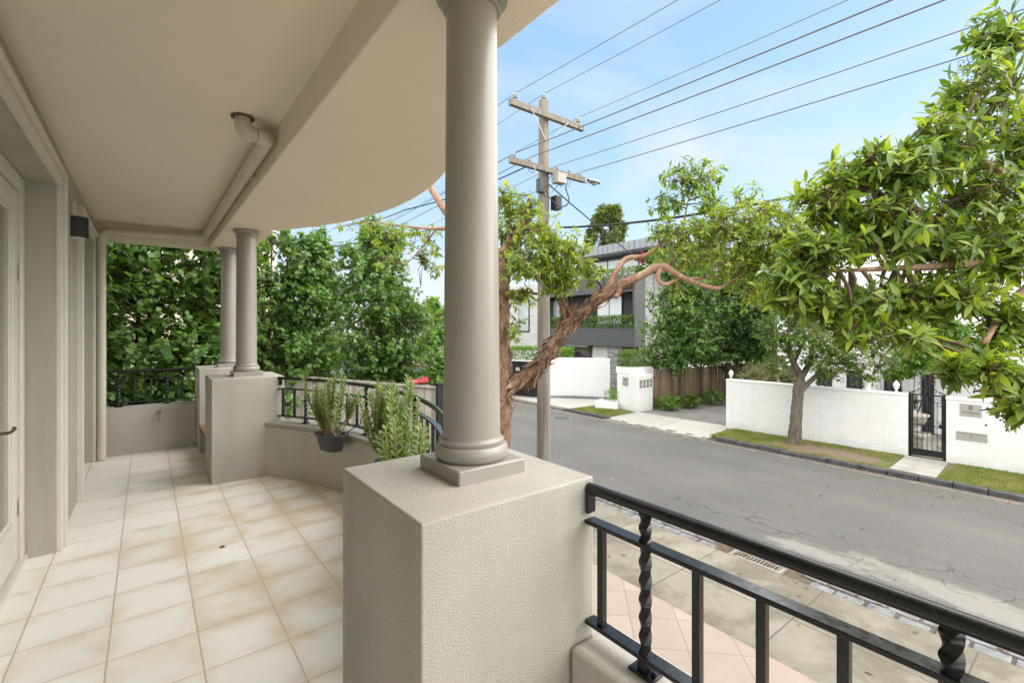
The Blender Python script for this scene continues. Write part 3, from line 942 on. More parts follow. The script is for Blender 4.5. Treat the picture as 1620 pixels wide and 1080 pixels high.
# drainpipe along the ceiling
dp = thing('drainpipe', (0.5, 3.14, 4.7), 'cream plastic drainpipe running under the veranda ceiling and down the corner', 'drainpipe')
PR = 0.041


def bend(a, b, c, r, n=8):
    """points of an elbow round corner b"""
    a, b, c = Vector(a), Vector(b), Vector(c)
    p0 = b + (a - b).normalized() * r; p1 = b + (c - b).normalized() * r
    return [p0 * (1 - t) ** 2 + b * 2 * t * (1 - t) + p1 * t * t for t in np.linspace(0, 1, n)]


A, B_, C_, D_, E_, F_ = (0.44, 3.12, 4.86), (0.44, 3.12, 4.735), (0.575, 3.12, 4.735), (0.575, 7.05, 4.735), (-0.405, 7.05, 4.70), (-0.405, 7.15, 2.64)
e1 = bend(A, B_, C_, 0.055); e2 = bend(B_, C_, D_, 0.06); e3 = bend(C_, D_, E_, 0.07); E2 = (-0.405, 7.08, 4.70); e4 = bend(D_, E2, (-0.405, 7.08, 2.6), 0.085)
MB().tube([A, e1[0]], PR, 20).build('stub_pipe', m_pipe, dp, smooth=True)
MB().lathe([(0.062, 0), (0.062, 0.004), (PR, 0.006)], (0.44, 3.12, 4.818), 18).build('ceiling_collar', basic('cut_plaster', (0.13, 0.10, 0.07), 0.9, var=0.4, vscale=40), dp)
MB().tube(e1, PR + 0.004, 20).tube(e2, PR + 0.004, 20).build('elbow', m_pipe, dp, smooth=True)
MB().tube([e1[-1], e2[0]], PR, 20).build('connector', m_pipe, dp, smooth=True)
MB().tube([e2[-1], e3[0]], PR, 20).build('long_pipe', m_pipe, dp, smooth=True)
MB().tube(e3, PR + 0.004, 20).build('elbow', m_pipe, dp, smooth=True)
MB().tube([e3[-1], e4[0]], PR, 20).build('cross_pipe', m_pipe, dp, smooth=True)
MB().tube(e4, PR + 0.005, 20).build('elbow', m_pipe, dp, smooth=True)
MB().tube([e4[-1], (-0.405, 7.08, 4.45)], PR + 0.004, 20).tube([(-0.405, 7.08, 4.455), (-0.405, 7.08, 2.11)], PR, 20).build('down_pipe', m_pipe, dp, smooth=True)
for yy in (3.9, 5.6): bx(0.53, 0.628, yy, yy + 0.02, 4.70, 4.705).build('clip', m_pipe, dp)

# pillars with columns
def pillar(x0, x1, y0, y1, cx_, cy_, label, up=0.0, k=1.0, r0=0.0985, r1=0.092):
    t = thing('veranda_pillar', (cx_, cy_, 2.1), label, 'pillar', 'pillars carrying the veranda roof')
    bx(x0, x1, y0, y1, 1.85, 3.105 + up).build('pedestal', m_stucco, t, bevel=0.006, seg=3)
    hp = 0.134 * k
    zb = 3.10 + up; zp = zb + 0.048 * k
    bx(cx_ - hp, cx_ + hp, cy_ - hp, cy_ + hp, zb, zp + 0.004).build('plinth', m_smooth, t, bevel=0.005)
    R0 = r0 + 0.013 * k
    prof = [(R0, 0.0)] + [(R0 + 0.016 * k * math.cos(a) - 0.002, (0.028 + 0.026 * math.sin(a)) * k) for a in np.linspace(-PI / 2, PI / 2, 14)] + [(R0, 0.056 * k), (R0, 0.066 * k)]
    prof += [(r0 + 0.001 + (R0 - r0) * (1 - math.sin(a)), (0.066 + 0.014 * (1 - math.cos(a))) * k) for a in np.linspace(0, PI / 2, 6)]
    MB().lathe(prof, (cx_, cy_, zp + 0.002), 64).build('column_base', m_smooth, t, smooth=True, angle=50)
    z0, z1 = zp + 0.075 * k, (4.582 if k < 1 else 4.55)
    prof = [(r0 + (r1 - r0) * (q / 24) ** 0.75, z0 + (z1 - z0) * q / 24) for q in range(25)]
    MB().lathe(prof, (cx_, cy_, 0), 64).build('shaft', m_smooth, t, smooth=True)
    c = r1; ck = 0.62 if k < 1 else 1.0
    cap = [(c, 0.0), (c + 0.009, 0.002)] + [(c + 0.006 + 0.007 * math.cos(a), 0.009 + 0.007 * math.sin(a)) for a in np.linspace(-PI / 2, PI / 2, 8)] + [(c + 0.0005, 0.018), (c + 0.0005, 0.036)]
    cap += [(c + 0.0005 + 0.026 * math.sin(a), 0.036 + 0.024 * (1 - math.cos(a))) for a in np.linspace(0, PI / 2, 8)] + [(c + 0.0325, 0.062), (c + 0.0325, 0.0835)]
    MB().lathe([(r, z * ck) for r, z in cap], (cx_, cy_, 4.632 - 0.0835 * ck), 64).build('capital', m_smooth, t, smooth=True, angle=50)
    return t


pillar(0.486, 1.050, 0.958, 1.497, 0.800, 1.236, 'tall pillar nearest the camera, roughcast pedestal beside the black railing', 0.056, 0.886, 0.0895, 0.0785)
pillar(0.49, 1.13, 5.32, 5.95, 0.83, 5.63, 'pillar where the curved parapet ends, in front of the timber bench')
pillar(0.50, 1.13, 6.80, 7.42, 0.84, 7.05, 'farthest pillar at the corner behind the timber bench')

# parapets
pw = thing('parapet_wall', (1.6, 3.6, 2.1), 'curved low rendered parapet wall with hanging planters', 'parapet')
a0, a1 = R(-46), R(36)
MB().strip(arc(2.97, a0, a1), arc(3.17, a0, a1), 1.82, 2.60).build('wall', m_stucco_fine, pw, bevel=0.006)
MB().strip(arc(2.96, a0, a1), arc(3.185, a0, a1), 2.601, 2.645).build('capping', m_smooth, pw, bevel=0.014, seg=3)
pw = thing('parapet_wall', (1.16, 0.0, 2.1), 'low rendered parapet under the near black railing', 'parapet')
bx(0.945, 1.13, -2.0, 0.957, 1.82, 2.70).build('wall', m_stucco_fine, pw, bevel=0.02, seg=3)
pw = thing('parapet_wall', (0.0, 7.3, 2.1), 'straight low parapet closing the far end of the veranda', 'parapet')
bx(-0.479, 0.499, 7.22, 7.40, 1.82, 2.66).build('wall', m_stucco_fine, pw, bevel=0.008)
pw = thing('parapet_wall', (1.05, 6.4, 2.1), 'short low parapet behind the timber bench between two pillars', 'parapet')
bx(0.97, 1.12, 5.951, 6.799, 1.82, 2.66).build('wall', m_stucco_fine, pw, bevel=0.008)


# railings
def twisted(p, z0, z1, s=0.0195, turns=2.6):
    f = MB(); n = 60
    vs = []; fs = []
    for i in range(n + 1):
        u = i / n; z = z0 + (z1 - z0) * u
        a = 2 * PI * turns * u
        for k in range(4):
            b = a + PI / 4 + k * PI / 2
            vs.append((p[0] + s * 0.86 * math.cos(b), p[1] + s * 0.86 * math.sin(b), z))
    for i in range(n):
        for k in range(4):
            l = (k + 1) % 4
            fs.append((4 * i + k, 4 * i + l, 4 * i + 4 + l, 4 * i + 4 + k))
    fs.append((3, 2, 1, 0)); fs.append(tuple(4 * n + k for k in range(4)))
    return f.add(vs, fs)


def flat_rail(path, z, w=0.036, h=0.010):
    inn = []; out = []
    for i, p in enumerate(path):
        a = Vector(path[max(0, i - 1)]); b = Vector(path[min(len(path) - 1, i + 1)])
        d = (b - a).normalized(); nrm = Vector((d.y, -d.x))
        inn.append(Vector(p) - nrm * w / 2); out.append(Vector(p) + nrm * w / 2)
    return MB().strip([(q.x, q.y) for q in inn], [(q.x, q.y) for q in out], z - h / 2, z + h / 2)


def railing(path_fn, n, tw, loc, label, zt, zm, zb, zw, pathn=2, brackets=()):
    t = thing('balcony_railing', loc, label, 'railing', 'black wrought iron railings')
    pts = [path_fn(u) for u in np.linspace(0, 1, pathn)]
    MB().tube([(p[0], p[1], zt) for p in pts], 0.0165, 16).build('top_rail', m_black, t, smooth=True)
    flat_rail(pts, zm, 0.040, 0.012).build('middle_rail', m_black, t, bevel=0.002)
    flat_rail(pts, zb, 0.040, 0.012).build('bottom_rail', m_black, t, bevel=0.002)
    for i, u in enumerate(n):
        p = path_fn(u)
        e = 1e-3
        q = Vector(path_fn(min(1, u + e))) - Vector(path_fn(max(0, u - e))); ang = math.atan2(q.y, q.x)
        m = Matrix.Rotation(ang, 3, 'Z')
        if i in tw:
            b = twisted(p, zb + 0.006, zm - 0.006, turns=1.45).build('twisted_post', m_black, t)
            twisted(p, zm + 0.006, zt - 0.010, turns=0.5).build('twist_top', m_black, b)
            MB().obox((p[0], p[1], (zb + zw) / 2 - 0.003), 0.030, 0.030, zb - zw - 0.002, m).obox((p[0], p[1], zw + 0.004), 0.075, 0.05, 0.008, m).build('foot', m_black, b, bevel=0.002)
            if pathn == 2 and n is not None:
                MB().lathe([(0.0085, 0.008), (0.0085, 0.013), (0.005, 0.017)], (p[0], p[1] - 0.026, zw), 8).build('bolt', m_black, b)
        else:
            MB().obox((p[0], p[1], (zb + zm) / 2), 0.020, 0.020, zm - zb - 0.012, m).build('baluster', m_black, t, bevel=0.0015)
    for bc, s in brackets:
        MB().obox((bc[0], bc[1], zt - 0.035), s[0], s[1], 0.07).build('wall_bracket', m_black, t, bevel=0.003)
    return t


RX = 1.028
YE = 0.955
ys = [0.906 - 0.148 * k for k in range(17)]
railing(lambda u: (RX, YE + (-1.7 - YE) * u), [(YE - y) / (YE + 1.7) for y in ys], {1, 5, 9, 13}, (RX, 0, 2.70),
        'near black iron railing beside the big pedestal with twisted posts', 3.131, 3.038, 2.747, 2.702, 2, [((RX, YE - 0.006), (0.034, 0.010))])
RR = 3.07
b0, b1 = math.asin((1.498 - CY) / RR), math.asin((5.319 - CY) / RR)
ncur = int(RR * (b1 - b0) / 0.15)
us = [(i + 0.35) / ncur for i in range(ncur)]
railing(lambda u: (CX + RR * math.cos(b1 + (b0 - b1) * u), CY + RR * math.sin(b1 + (b0 - b1) * u)), us, {2, 8, 14, 20}, (1.6, 3.6, 2.645),
        'curved black iron railing on the bowed parapet behind the planters', 3.085, 2.98, 2.70, 2.646, 60, [((1.092, 5.312), (0.034, 0.014))])
nx = [0.06 + 0.158 * k for k in range(6)]
railing(lambda u: (-0.478 + 0.976 * u, 7.31), nx, {1, 4}, (0, 7.31, 2.66),
        'short straight black railing in front of the leafy hedge at the far end', 3.085, 2.985, 2.71, 2.661, 2)

# bench between the two far pillars
bn = thing('bench', (0.75, 6.37, 2.1), 'brown timber bench seat tucked between the two far pillars', 'bench')
bx(0.50, 0.969, 5.952, 6.798, 2.365, 2.43).build('seat', m_bench, bn, bevel=0.008)
bx(0.62, 0.968, 5.953, 6.797, 2.102, 2.363).build('base', m_stucco_fine, bn)
# tap on the end parapet
tp = thing('garden_tap', (0.1, 7.22, 2.6), 'small bronze garden tap on the far end parapet', 'tap')
x0 = 0.13
m_tap = basic('dull_brass', (0.36, 0.30, 0.22), 0.45, metal=0.5)
MB().tube([(x0, 7.22, 2.58), (x0, 7.165, 2.58), (x0 - 0.004, 7.15, 2.572), (x0 - 0.01, 7.145, 2.50), (x0 - 0.012, 7.145, 2.475)], [0.014, 0.011, 0.011, 0.009, 0.011], 10).build('spout', m_tap, tp, smooth=True)
MB().tube([(x0, 7.175, 2.58), (x0, 7.175, 2.60)], 0.006, 8).lathe([(0.018, 0), (0.020, 0.006), (0.01, 0.012)], (x0, 7.175, 2.598), 12).build('handle', m_tap, tp, smooth=True)
MB().tube([(x0 - 0.03, 7.145, 2.468), (x0 + 0.018, 7.145, 2.472)], 0.007, 8).build('nozzle', m_tap, tp, smooth=True)
# floor drain
fd = thing('floor_drain', (0.41, 3.77, 2.1), 'small round metal drain in the tiled veranda floor', 'floor drain')
MB().lathe([(0.020, -0.01), (0.020, 0.003), (0.012, 0.004)], (0.41, 3.77, 2.1), 20).build('rim', m_alloy, fd)
MB().lathe([(0.0115, -0.01), (0.0115, 0.0045), (0.006, 0.005)], (0.41, 3.77, 2.1), 16).build('grille', m_darkin, fd)

# hanging planters
def planter(x, y, zr, ang, label, nst, hmin, hmax, seed):
    rg = random.Random(seed)
    t = thing('potted_plant', (x, y, zr - 0.15), label, 'potted plant', 'plants in black troughs hung on the curved parapet')
    m = Matrix.Rotation(ang, 3, 'Z')
    ring = lambda a, b_, z: [Vector((x, y, z)) + m @ Vector((a * math.copysign(abs(math.cos(q)) ** 0.7, math.cos(q)), b_ * math.copysign(abs(math.sin(q)) ** 0.7, math.sin(q)), 0)) for q in np.linspace(0, 2 * PI, 29)[:-1]]
    rings = [ring(0.105, 0.055, zr - 0.155), ring(0.120, 0.065, zr - 0.15), ring(0.158, 0.092, zr - 0.022), ring(0.170, 0.103, zr - 0.02), ring(0.172, 0.105, zr), ring(0.150, 0.085, zr), ring(0.146, 0.08, zr - 0.03)]
    f = MB(); n = 28; vs = [v for r_ in rings for v in r_]; fs = []
    for i in range(len(rings) - 1):
        for k in range(n):
            l = (k + 1) % n
            fs.append((i * n + k, i * n + l, (i + 1) * n + l, (i + 1) * n + k))
    fs.append(tuple(range(n - 1, -1, -1))); f.add(vs, fs)
    f.build('pot', m_pot, t, smooth=True, angle=45)
    f = MB(); rr = ring(0.149, 0.084, zr - 0.028); f.add(rr, [tuple(range(len(rr)))]); f.build('soil', m_soil, t)
    for s in (-0.10, 0.10):
        f = MB()
        o = Vector((x, y, zr)); q = lambda a, b_, c: o + m @ Vector((a, b_, c))
        f.tube([q(s, 0.10, -0.02), q(s, 0.115, 0.01), q(s, 0.16, 0.03), q(s, 0.21, 0.035), q(s, 0.235, 0.06), q(s, 0.24, 0.11), q(s, 0.25, 0.12), q(s, 0.265, 0.11)], 0.005, 8)
        f.build('hook', m_black, t, smooth=True)
    st = MB(); sets = []
    P = []; D = []; N = []; Ls = []
    for i in range(nst):
        bse = Vector((x, y, zr - 0.035)) + m @ Vector((rg.uniform(-0.10, 0.10), rg.uniform(-0.045, 0.045), 0))
        h = rg.uniform(hmin, hmax)
        lean = m @ Vector((rg.gauss(0, 0.085), rg.gauss(-0.02, 0.07), 0)) * 1.0
        rad = (bse - Vector((x, y, zr - 0.035))) * 0.75
        tip = bse + Vector((0, 0, h)) + lean + rad
        mid = bse * 0.5 + tip * 0.5 + Vector((lean.x, lean.y, 0)) * 0.12 + Vector((rg.gauss(0, 0.012), rg.gauss(0, 0.012), 0))
        s = spline([(*bse, 0.0065), (*mid, 0.0055), (*tip, 0.0035)], 8)
        st.tube([q[:3] for q in s], [q[3] for q in s], 6)
        if rg.random() < 0.5:
            u = rg.randint(6, 10); q = Vector(s[u][:3]); e = q + Vector((rg.gauss(0, 0.04), rg.gauss(0, 0.03), h * rg.uniform(0.25, 0.4)))
            stem2 = [(q * (1 - v) + e * v) + Vector((0, 0, 0)) for v in np.linspace(0, 1, 6)]
            st.tube(stem2, 0.004, 5)
            paths = [(s, 0.45), ([(*v, 0) for v in stem2], 0.2)]
        else:
            paths = [(s, 0.24)]
        for pp, fr in paths:
            arr = np.array([v[:3] for v in pp]); seg = np.linalg.norm(np.diff(arr, axis=0), axis=1); cum = np.concatenate([[0], np.cumsum(seg)])
            tot = cum[-1]; l = tot * fr; k = 0
            while l < tot:
                p = np.array([np.interp(l, cum, arr[:, c]) for c in range(3)])
                d = unit(np.array([np.interp(min(tot, l + 0.01), cum, arr[:, c]) for c in range(3)]) - p + 1e-6)
                a = k * PI / 2 + (0.0 if (k // 2) % 2 == 0 else PI / 4) + rg.uniform(-0.2, 0.2)
                o1 = np.cross(d, [1, 0.2, 0]); o1 /= np.linalg.norm(o1); o2 = np.cross(d, o1)
                for ph in (0, PI):
                    dirn = (o1 * math.cos(a + ph) + o2 * math.sin(a + ph)) * 0.9 + d * rg.uniform(0.35, 0.9)
                    P.append(p); D.append(dirn); N.append(d); Ls.append(rg.uniform(0.036, 0.056) * (0.6 + 0.4 * min(1, (tot - l) / 0.05)))
                l += 0.0105; k += 1
    st.build('stems', basic('succulent_stem', (0.34, 0.24, 0.14), 0.8, var=0.35, vscale=20), t, smooth=True)
    Ls = np.array(Ls)
    build_leaves('foliage', m_leaf_succ, [leaf_mesh(np.array(P), np.array(D), np.array(N), Ls, Ls * 0.34, 'oval', -0.05, 0.1)], t)
    return t


def on_arc(r, yy):
    return CX + math.sqrt(r * r - (yy - CY) ** 2)


for yy, lab, ns, h0, h1, sd_ in ((4.30, 'bushy succulent in the planter closest to the corner pillar', 28, 0.30, 0.60, 3),
                                 (3.08, 'tall spreading succulent in the middle planter on the curved parapet', 28, 0.35, 0.66, 8),
                                 (2.40, 'succulent half hidden behind the nearest column', 20, 0.3, 0.55, 15)):
    xx = on_arc(2.85, yy); an = math.atan2(yy - CY, xx - CX) - PI / 2
    planter(xx, yy, 2.67, an, lab, ns, h0, h1, sd_)
#---STREET---
# ================================================================== across the street
# white front wall of the house opposite; it runs slightly askew to the road
WA, WB = Vector((16.15, 8.5)), Vector((16.6, 1.4))
wdir = (WB - WA).normalized(); wnr = Vector((-wdir.y, wdir.x))  # away from the road
if wnr.x < 0: wnr = -wnr
wrot = math.atan2(wdir.y, wdir.x)


def wall_pt(t, off=0.0):
    """plan point t metres along the wall from its left end, off metres behind its street face"""
    p = WA + wdir * t + wnr * off
    return p


def wall_piece(t0, t1, z1, name, label):
    c = wall_pt((t0 + t1) / 2)
    t = thing(name, (c.x, c.y, 0.1), label, 'wall', 'white painted brick front walls')
    q = lambda a, b: (wall_pt(a, b).x, wall_pt(a, b).y)
    MB().prism([q(t0, 0), q(t1, 0), q(t1, 0.23), q(t0, 0.23)], 0.0, z1 - 0.071).build('wall', m_whitebrick, t, bevel=0.006)
    MB().prism([q(t0 - 0.012, -0.012), q(t1 + 0.0, -0.012), q(t1, 0.242), q(t0 - 0.012, 0.242)], z1 - 0.07, z1).build('capping', m_white, t, bevel=0.01)
    return t


G0, G1 = 4.965, 5.74
wall_piece(0.0, G0, 1.81, 'front_wall', 'long white painted brick wall behind the street tree, left of the iron gate')
wall_piece(G1, 18.0, 1.81, 'front_wall', 'white painted brick wall carrying the house number plaques')

# wrought iron gate
gt = thing('garden_gate', (*wall_pt((G0 + G1) / 2, 0.1), 0.1), 'tall black wrought iron garden gate with scrolls on top in the white wall', 'gate')


def gp(t, z, off=0.1):
    p = wall_pt(t, off)
    return Vector((p.x, p.y, z))


def gbar(f, t0, z0, t1, z1, w=0.02, off=0.1):
    a, b = gp(t0, z0, off), gp(t1, z1, off)
    return f.bar(a, b, w, w)


def gcurl(f, t, z, r, a0, turns, rad=0.007, off=0.1, flip=1):
    pts = []
    for i in range(26):
        u = i / 25
        a = a0 + flip * turns * 2 * PI * u
        q = r * (1 - 0.75 * u)
        pts.append(gp(t + q * math.cos(a), z + q * math.sin(a), off))
    f.tube(pts, rad, 6)


for tt in (G0 + 0.035, G1 - 0.035):
    gbar(MB(), tt, 0.05, tt, 1.83, 0.06).build('gate_post', m_black, gt, bevel=0.004)
f = MB()
L0, L1 = G0 + 0.085, G1 - 0.085
for tt in (L0, L1): gbar(f, tt, 0.16, tt, 1.80, 0.03)
gbar(f, L0 - 0.015, 1.80, L1 + 0.015, 1.80, 0.035); gbar(f, L0, 0.98, L1, 0.98, 0.02); gbar(f, L0, 0.78, L1, 0.78, 0.02); gbar(f, L0, 1.62, L1, 1.62, 0.018)
f.build('frame', m_black, gt)
f = MB(); a, b = gp(L0, 0.25), gp(L1, 0.25); f.bar(a, b, 0.02, 0.17); f.build('kick_panel', m_black, gt)
n = 6
for i in range(1, n):
    tt = L0 + (L1 - L0) * i / n
    gbar(MB(), tt, 0.33, tt, 1.80 if i in (2, 3, 4) else 1.62, 0.013).build('bar', m_black, gt)
f = MB()
for s, tt in ((1, L0), (-1, L1)):
    for z, fl in ((1.70, 1), (1.54, -1), (1.08, 1), (0.70, -1), (0.42, 1)):
        gcurl(f, tt + s * 0.06, z, 0.055, 0 if s > 0 else PI, 1.1, 0.006, flip=fl * s)
f.build('side_scrolls', m_black, gt)
f = MB(); mid = (L0 + L1) / 2
gbar(f, mid - 0.045, 1.82, mid - 0.045, 2.34, 0.014); gbar(f, mid + 0.045, 1.82, mid + 0.045, 2.34, 0.014)
for s in (-1, 1):
    for z, r in ((1.90, 0.09), (2.10, 0.07), (2.25, 0.055), (2.36, 0.05)):
        gcurl(f, mid + s * (0.05 + r), z, r, PI if s > 0 else 0, 0.9, 0.007, flip=-s)
    gcurl(f, mid + s * 0.27, 1.87, 0.055, -PI / 2, 1.1, 0.007, flip=s)
    gcurl(f, mid + s * 0.36, 1.85, 0.04, -PI / 2, 1.0, 0.006, flip=-s)
    pts = [gp(mid + s * q, 1.83 + 0.15 * math.cos((q - 0.05) / 0.33 * PI / 2) ** 1.5) for q in np.linspace(0.05, 0.37, 10)]
    f.tube(pts, 0.008, 6)
f.build('scroll_crest', m_black, gt)
MB().lathe([(0.035, 0), (0.035, 0.09), (0.02, 0.10)], gp(L1 - 0.03, 0.95, 0.07), 10).build('lock', m_black, gt)

# plaques
def plaque(t0, t1, z0, z1, label, lines):
    c = wall_pt((t0 + t1) / 2)
    t = thing('wall_plaque', (c.x, c.y, (z0 + z1) / 2), label, 'plaque', 'metal plaques on the white wall')
    q = lambda a, b: (wall_pt(a, b).x, wall_pt(a, b).y)
    MB().prism([q(t0, -0.014), q(t1, -0.014), q(t1, -0.001), q(t0, -0.001)], z0, z1).build('plate', m_plaque, t, bevel=0.003)
    for s, sz, dz, nm, bo in lines:
        p = wall_pt((t0 + t1) / 2, -0.0145)
        text_mesh(s, sz, (p.x, p.y, z0 + dz), (wdir.x, wdir.y, 0), (0, 0, 1), nm, m_letter, t, bo)
    return t


plaque(6.00, 6.40, 1.36, 1.67, 'square grey house plaque lettered 8 Residence 1', [('8', 0.17, 0.215, 'number', 0.0), ('Residence', 0.075, 0.10, 'lettering', 0.0), ('1', 0.06, 0.038, 'unit_number', 0.0)])
tp_ = plaque(5.93, 6.50, 0.74, 0.955, 'wide low grey letterbox plate numbered 1, below the square plaque', [('1', 0.12, 0.095, 'number', 0.0)])
q = lambda a, b: (wall_pt(a, b).x, wall_pt(a, b).y)
MB().prism([q(5.97, -0.018), q(6.46, -0.018), q(6.46, -0.0145), q(5.97, -0.0145)], 0.905, 0.925).build('mail_slot', m_galv, tp_)


def urn(name, p, h, label, mat, group=None, plant=False):
    t = thing(name, p, label, 'urn', group)
    s = h
    prof = [(0.16, 0.0), (0.16, 0.06), (0.07, 0.10), (0.06, 0.18), (0.16, 0.32), (0.24, 0.55), (0.25, 0.66), (0.20, 0.70), (0.24, 0.73), (0.22, 0.78), (0.10, 0.88), (0.06, 0.92), (0.07, 0.97), (0.02, 1.0)]
    MB().lathe([(r * s * 0.95, z * s) for r, z in prof], p, 20).build('body', mat, t, smooth=True)
    return t


for px, lab in ((1372, 'white urn finial on the wall, left of a taller one'), (1418, 'white lidded urn finial on the wall nearest the iron gate'), (1156.5, 'white urn finial at the driveway end of the wall')):
    r_ = (px - 810) / FPX
    # where the ray meets the wall line
    best = min(np.linspace(0.05, 6, 600), key=lambda t: abs((wall_pt(t, 0.1).x * CS - wall_pt(t, 0.1).y * SN) / (wall_pt(t, 0.1).x * SN + wall_pt(t, 0.1).y * CS) - r_))
    p = wall_pt(best, 0.11)
    if px == 1372:
        t = thing('wall_urn', (p.x, p.y, 1.81), lab, 'urn', 'white urns along the wall')
        MB().lathe([(0.06, 0), (0.07, 0.02), (0.07, 0.05), (0.10, 0.20), (0.12, 0.24), (0.10, 0.25)], (p.x, p.y, 1.81), 20).build('body', m_whiteurn, t, smooth=True)
    else:
        urn('wall_urn', (p.x, p.y, 1.81), 0.33, lab, m_whiteurn, 'white urns along the wall')

# house opposite
ho = thing('house', (22, 4, 0.1), 'white two storey house behind the white brick wall', 'house')
HX = 20.5
bx(HX, 29, -7, 8.62, 0.0, 6.6).build('wall', m_white, ho)
bx(HX - 0.35, 29.4, -7.4, 9.0, 6.602, 6.8).build('eaves', m_white, ho)
MB().add([(HX - 0.4, -7.4, 6.8), (29.4, -7.4, 6.8), (29.4, 9.0, 6.8), (HX - 0.4, 9.0, 6.8), (25, -3, 8.6), (25, 4.5, 8.6)], [(3, 2, 1, 0), (0, 1, 4), (1, 2, 5, 4), (2, 3, 5), (3, 0, 4, 5)]).build('roof', m_rooftile, ho)


def opening(parent, X, y0, y1, z0, z1, kind, mull=1, rows=2, nm='window'):
    f = MB(); w_ = 0.07
    f.box(X - 0.05, X + 0.02, y0, y0 + w_, z0, z1).box(X - 0.05, X + 0.02, y1 - w_, y1, z0, z1).box(X - 0.05, X + 0.02, y0 + w_, y1 - w_, z1 - w_, z1).box(X - 0.05, X + 0.02, y0 + w_, y1 - w_, z0, z0 + w_)
    for i in range(1, mull + 1):
        yy = y0 + (y1 - y0) * i / (mull + 1)
        f.box(X - 0.045, X + 0.015, yy - 0.025, yy + 0.025, z0 + w_, z1 - w_)
    o = f.build(nm, kind, parent)
    bx(X - 0.02, X - 0.012, y0 + w_, y1 - w_, z0 + w_, z1 - w_).build('pane', m_glass, o)
    return o


for x0_, x1_ in ((1340, 1364), (1399, 1426), (1459, 1478)):
    opening(ho, HX, y_on_x(x1_, HX), y_on_x(x0_, HX), 0.12, 2.05, m_blackmatte, 1, nm='french_door')
opening(ho, HX, y_on_x(1316, HX), y_on_x(1293, HX), 0.7, 2.05, m_blackmatte, 1)
opening(ho, HX, y_on_x(1262, HX), y_on_x(1238, HX), 0.9, 2.1, m_blackmatte, 1)
for x0_, x1_ in ((1256, 1290), (1320, 1350), (1394, 1420), (1480, 1510)):
    opening(ho, HX, y_on_x(x1_, HX), y_on_x(x0_, HX), 3.6, 5.0, m_blackmatte, 1)
for x0_ in (1384, 1447):
    yy = y_on_x(x0_, HX)
    MB().box(HX - 0.10, HX - 0.003, yy - 0.16, yy + 0.16, 0.1, 2.35).box(HX - 0.14, HX - 0.101, yy - 0.10, yy + 0.10, 0.1, 2.30).build('pilaster', m_white, ho, bevel=0.01)
bx(HX - 0.12, HX - 0.004, -6.9, y_on_x(1290, HX), 2.36, 2.5).build('string_course', m_white, ho)

# stone urn with topiary seen through the gate
pu = at(1442, 662, 13.4); pu.z = 0.105
ped = thing('stone_urn', pu, 'pale stone urn on a square plinth seen through the iron gate', 'urn')
MB().box(pu.x - 0.36, pu.x + 0.36, pu.y - 0.36, pu.y + 0.36, 0.1, 0.18).box(pu.x - 0.32, pu.x + 0.32, pu.y - 0.32, pu.y + 0.32, 0.181, 0.56).box(pu.x - 0.37, pu.x + 0.37, pu.y - 0.37, pu.y + 0.37, 0.561, 0.64).build('plinth', m_stone, ped, bevel=0.012)
MB().lathe([(0.20, 0), (0.20, 0.05), (0.10, 0.09), (0.09, 0.14), (0.25, 0.24), (0.34, 0.38), (0.36, 0.48), (0.40, 0.50), (0.39, 0.53), (0.33, 0.52)], (pu.x, pu.y, 0.641), 32).build('bowl', m_stone, ped, smooth=True)
tpy = thing('topiary', (pu.x, pu.y, 1.16), 'small clipped ball topiary growing in the stone urn', 'topiary')
stp = MB(); sk = limbs(stp, [[(pu.x, pu.y, 1.1, 0.02), (pu.x, pu.y, 1.35, 0.018)]], 6)
ss, _, _ = crown([(pu.x, pu.y, 1.52, 0.21, 0.21, 0.24, 160)], sk, stp, 9, 0.05, 0.028, 'dot', 'alt', 0.06, hub_r=0.004, twig_r=0.002)
stp.build('stem', m_bark_dark, tpy); build_leaves('foliage', m_leaf_dark, ss, tpy)

# white letterbox block by the driveway
mbx = thing('letterbox_block', (16.5, 12.9, 0.1), 'white rendered letterbox block with four grey letterboxes beside the driveway', 'letterbox block')
MB().prism([(16.12, 12.26), (16.36, 13.55), (17.4, 13.55), (17.4, 12.9), (17.15, 12.9), (17.15, 12.26)], 0.0, 1.64).build('wall', m_whitebrick, mbx, bevel=0.01)
MB().prism([(16.17, 12.62), (16.355, 13.60), (17.6, 13.60), (17.6, 12.62)], 1.641, 1.93).build('upper_wall', m_white, mbx, bevel=0.01)
fd_ = Vector((16.36 - 16.12, 13.55 - 12.26)).normalized()
n_ = Vector((-fd_.y, fd_.x))
for i in range(4):
    xx = 16.24 + i * 0.235
    b = bx(xx, xx + 0.17, 12.245, 12.262, 1.10, 1.44).build('letterbox', m_plaque, mbx, bevel=0.004)
    bx(xx + 0.015, xx + 0.155, 12.240, 12.2445, 1.29, 1.42).build('flap', m_galv, b)
    MB().lathe([(0.026, 0), (0.026, 0.05)], (xx + 0.07, 12.238, 1.13), 10).build('lock', m_letter, b)
c0 = Vector((16.12, 12.26)) + fd_ * 0.75
e = n_ if n_.x < 0 else -n_
q = lambda a, b: tuple(c0 + fd_ * a + e * b)
pq = MB().prism([q(-0.19, 0.002), q(0.19, 0.002), q(0.19, 0.014), q(-0.19, 0.014)], 1.12, 1.5).build('plaque', m_plaque, mbx)
p = Vector(q(0, 0.0145)); text_mesh('8', 0.2, (p.x, p.y, 1.36), (-fd_.x, -fd_.y, 0), (0, 0, 1), 'number', m_letter, mbx)
q1 = Vector(q(0, 0.0145))
MB().prism([q(-0.14, 0.0142), q(0.14, 0.0142), q(0.14, 0.0155), q(-0.14, 0.0155)], 1.19, 1.205).build('engraved_line', m_letter, mbx)

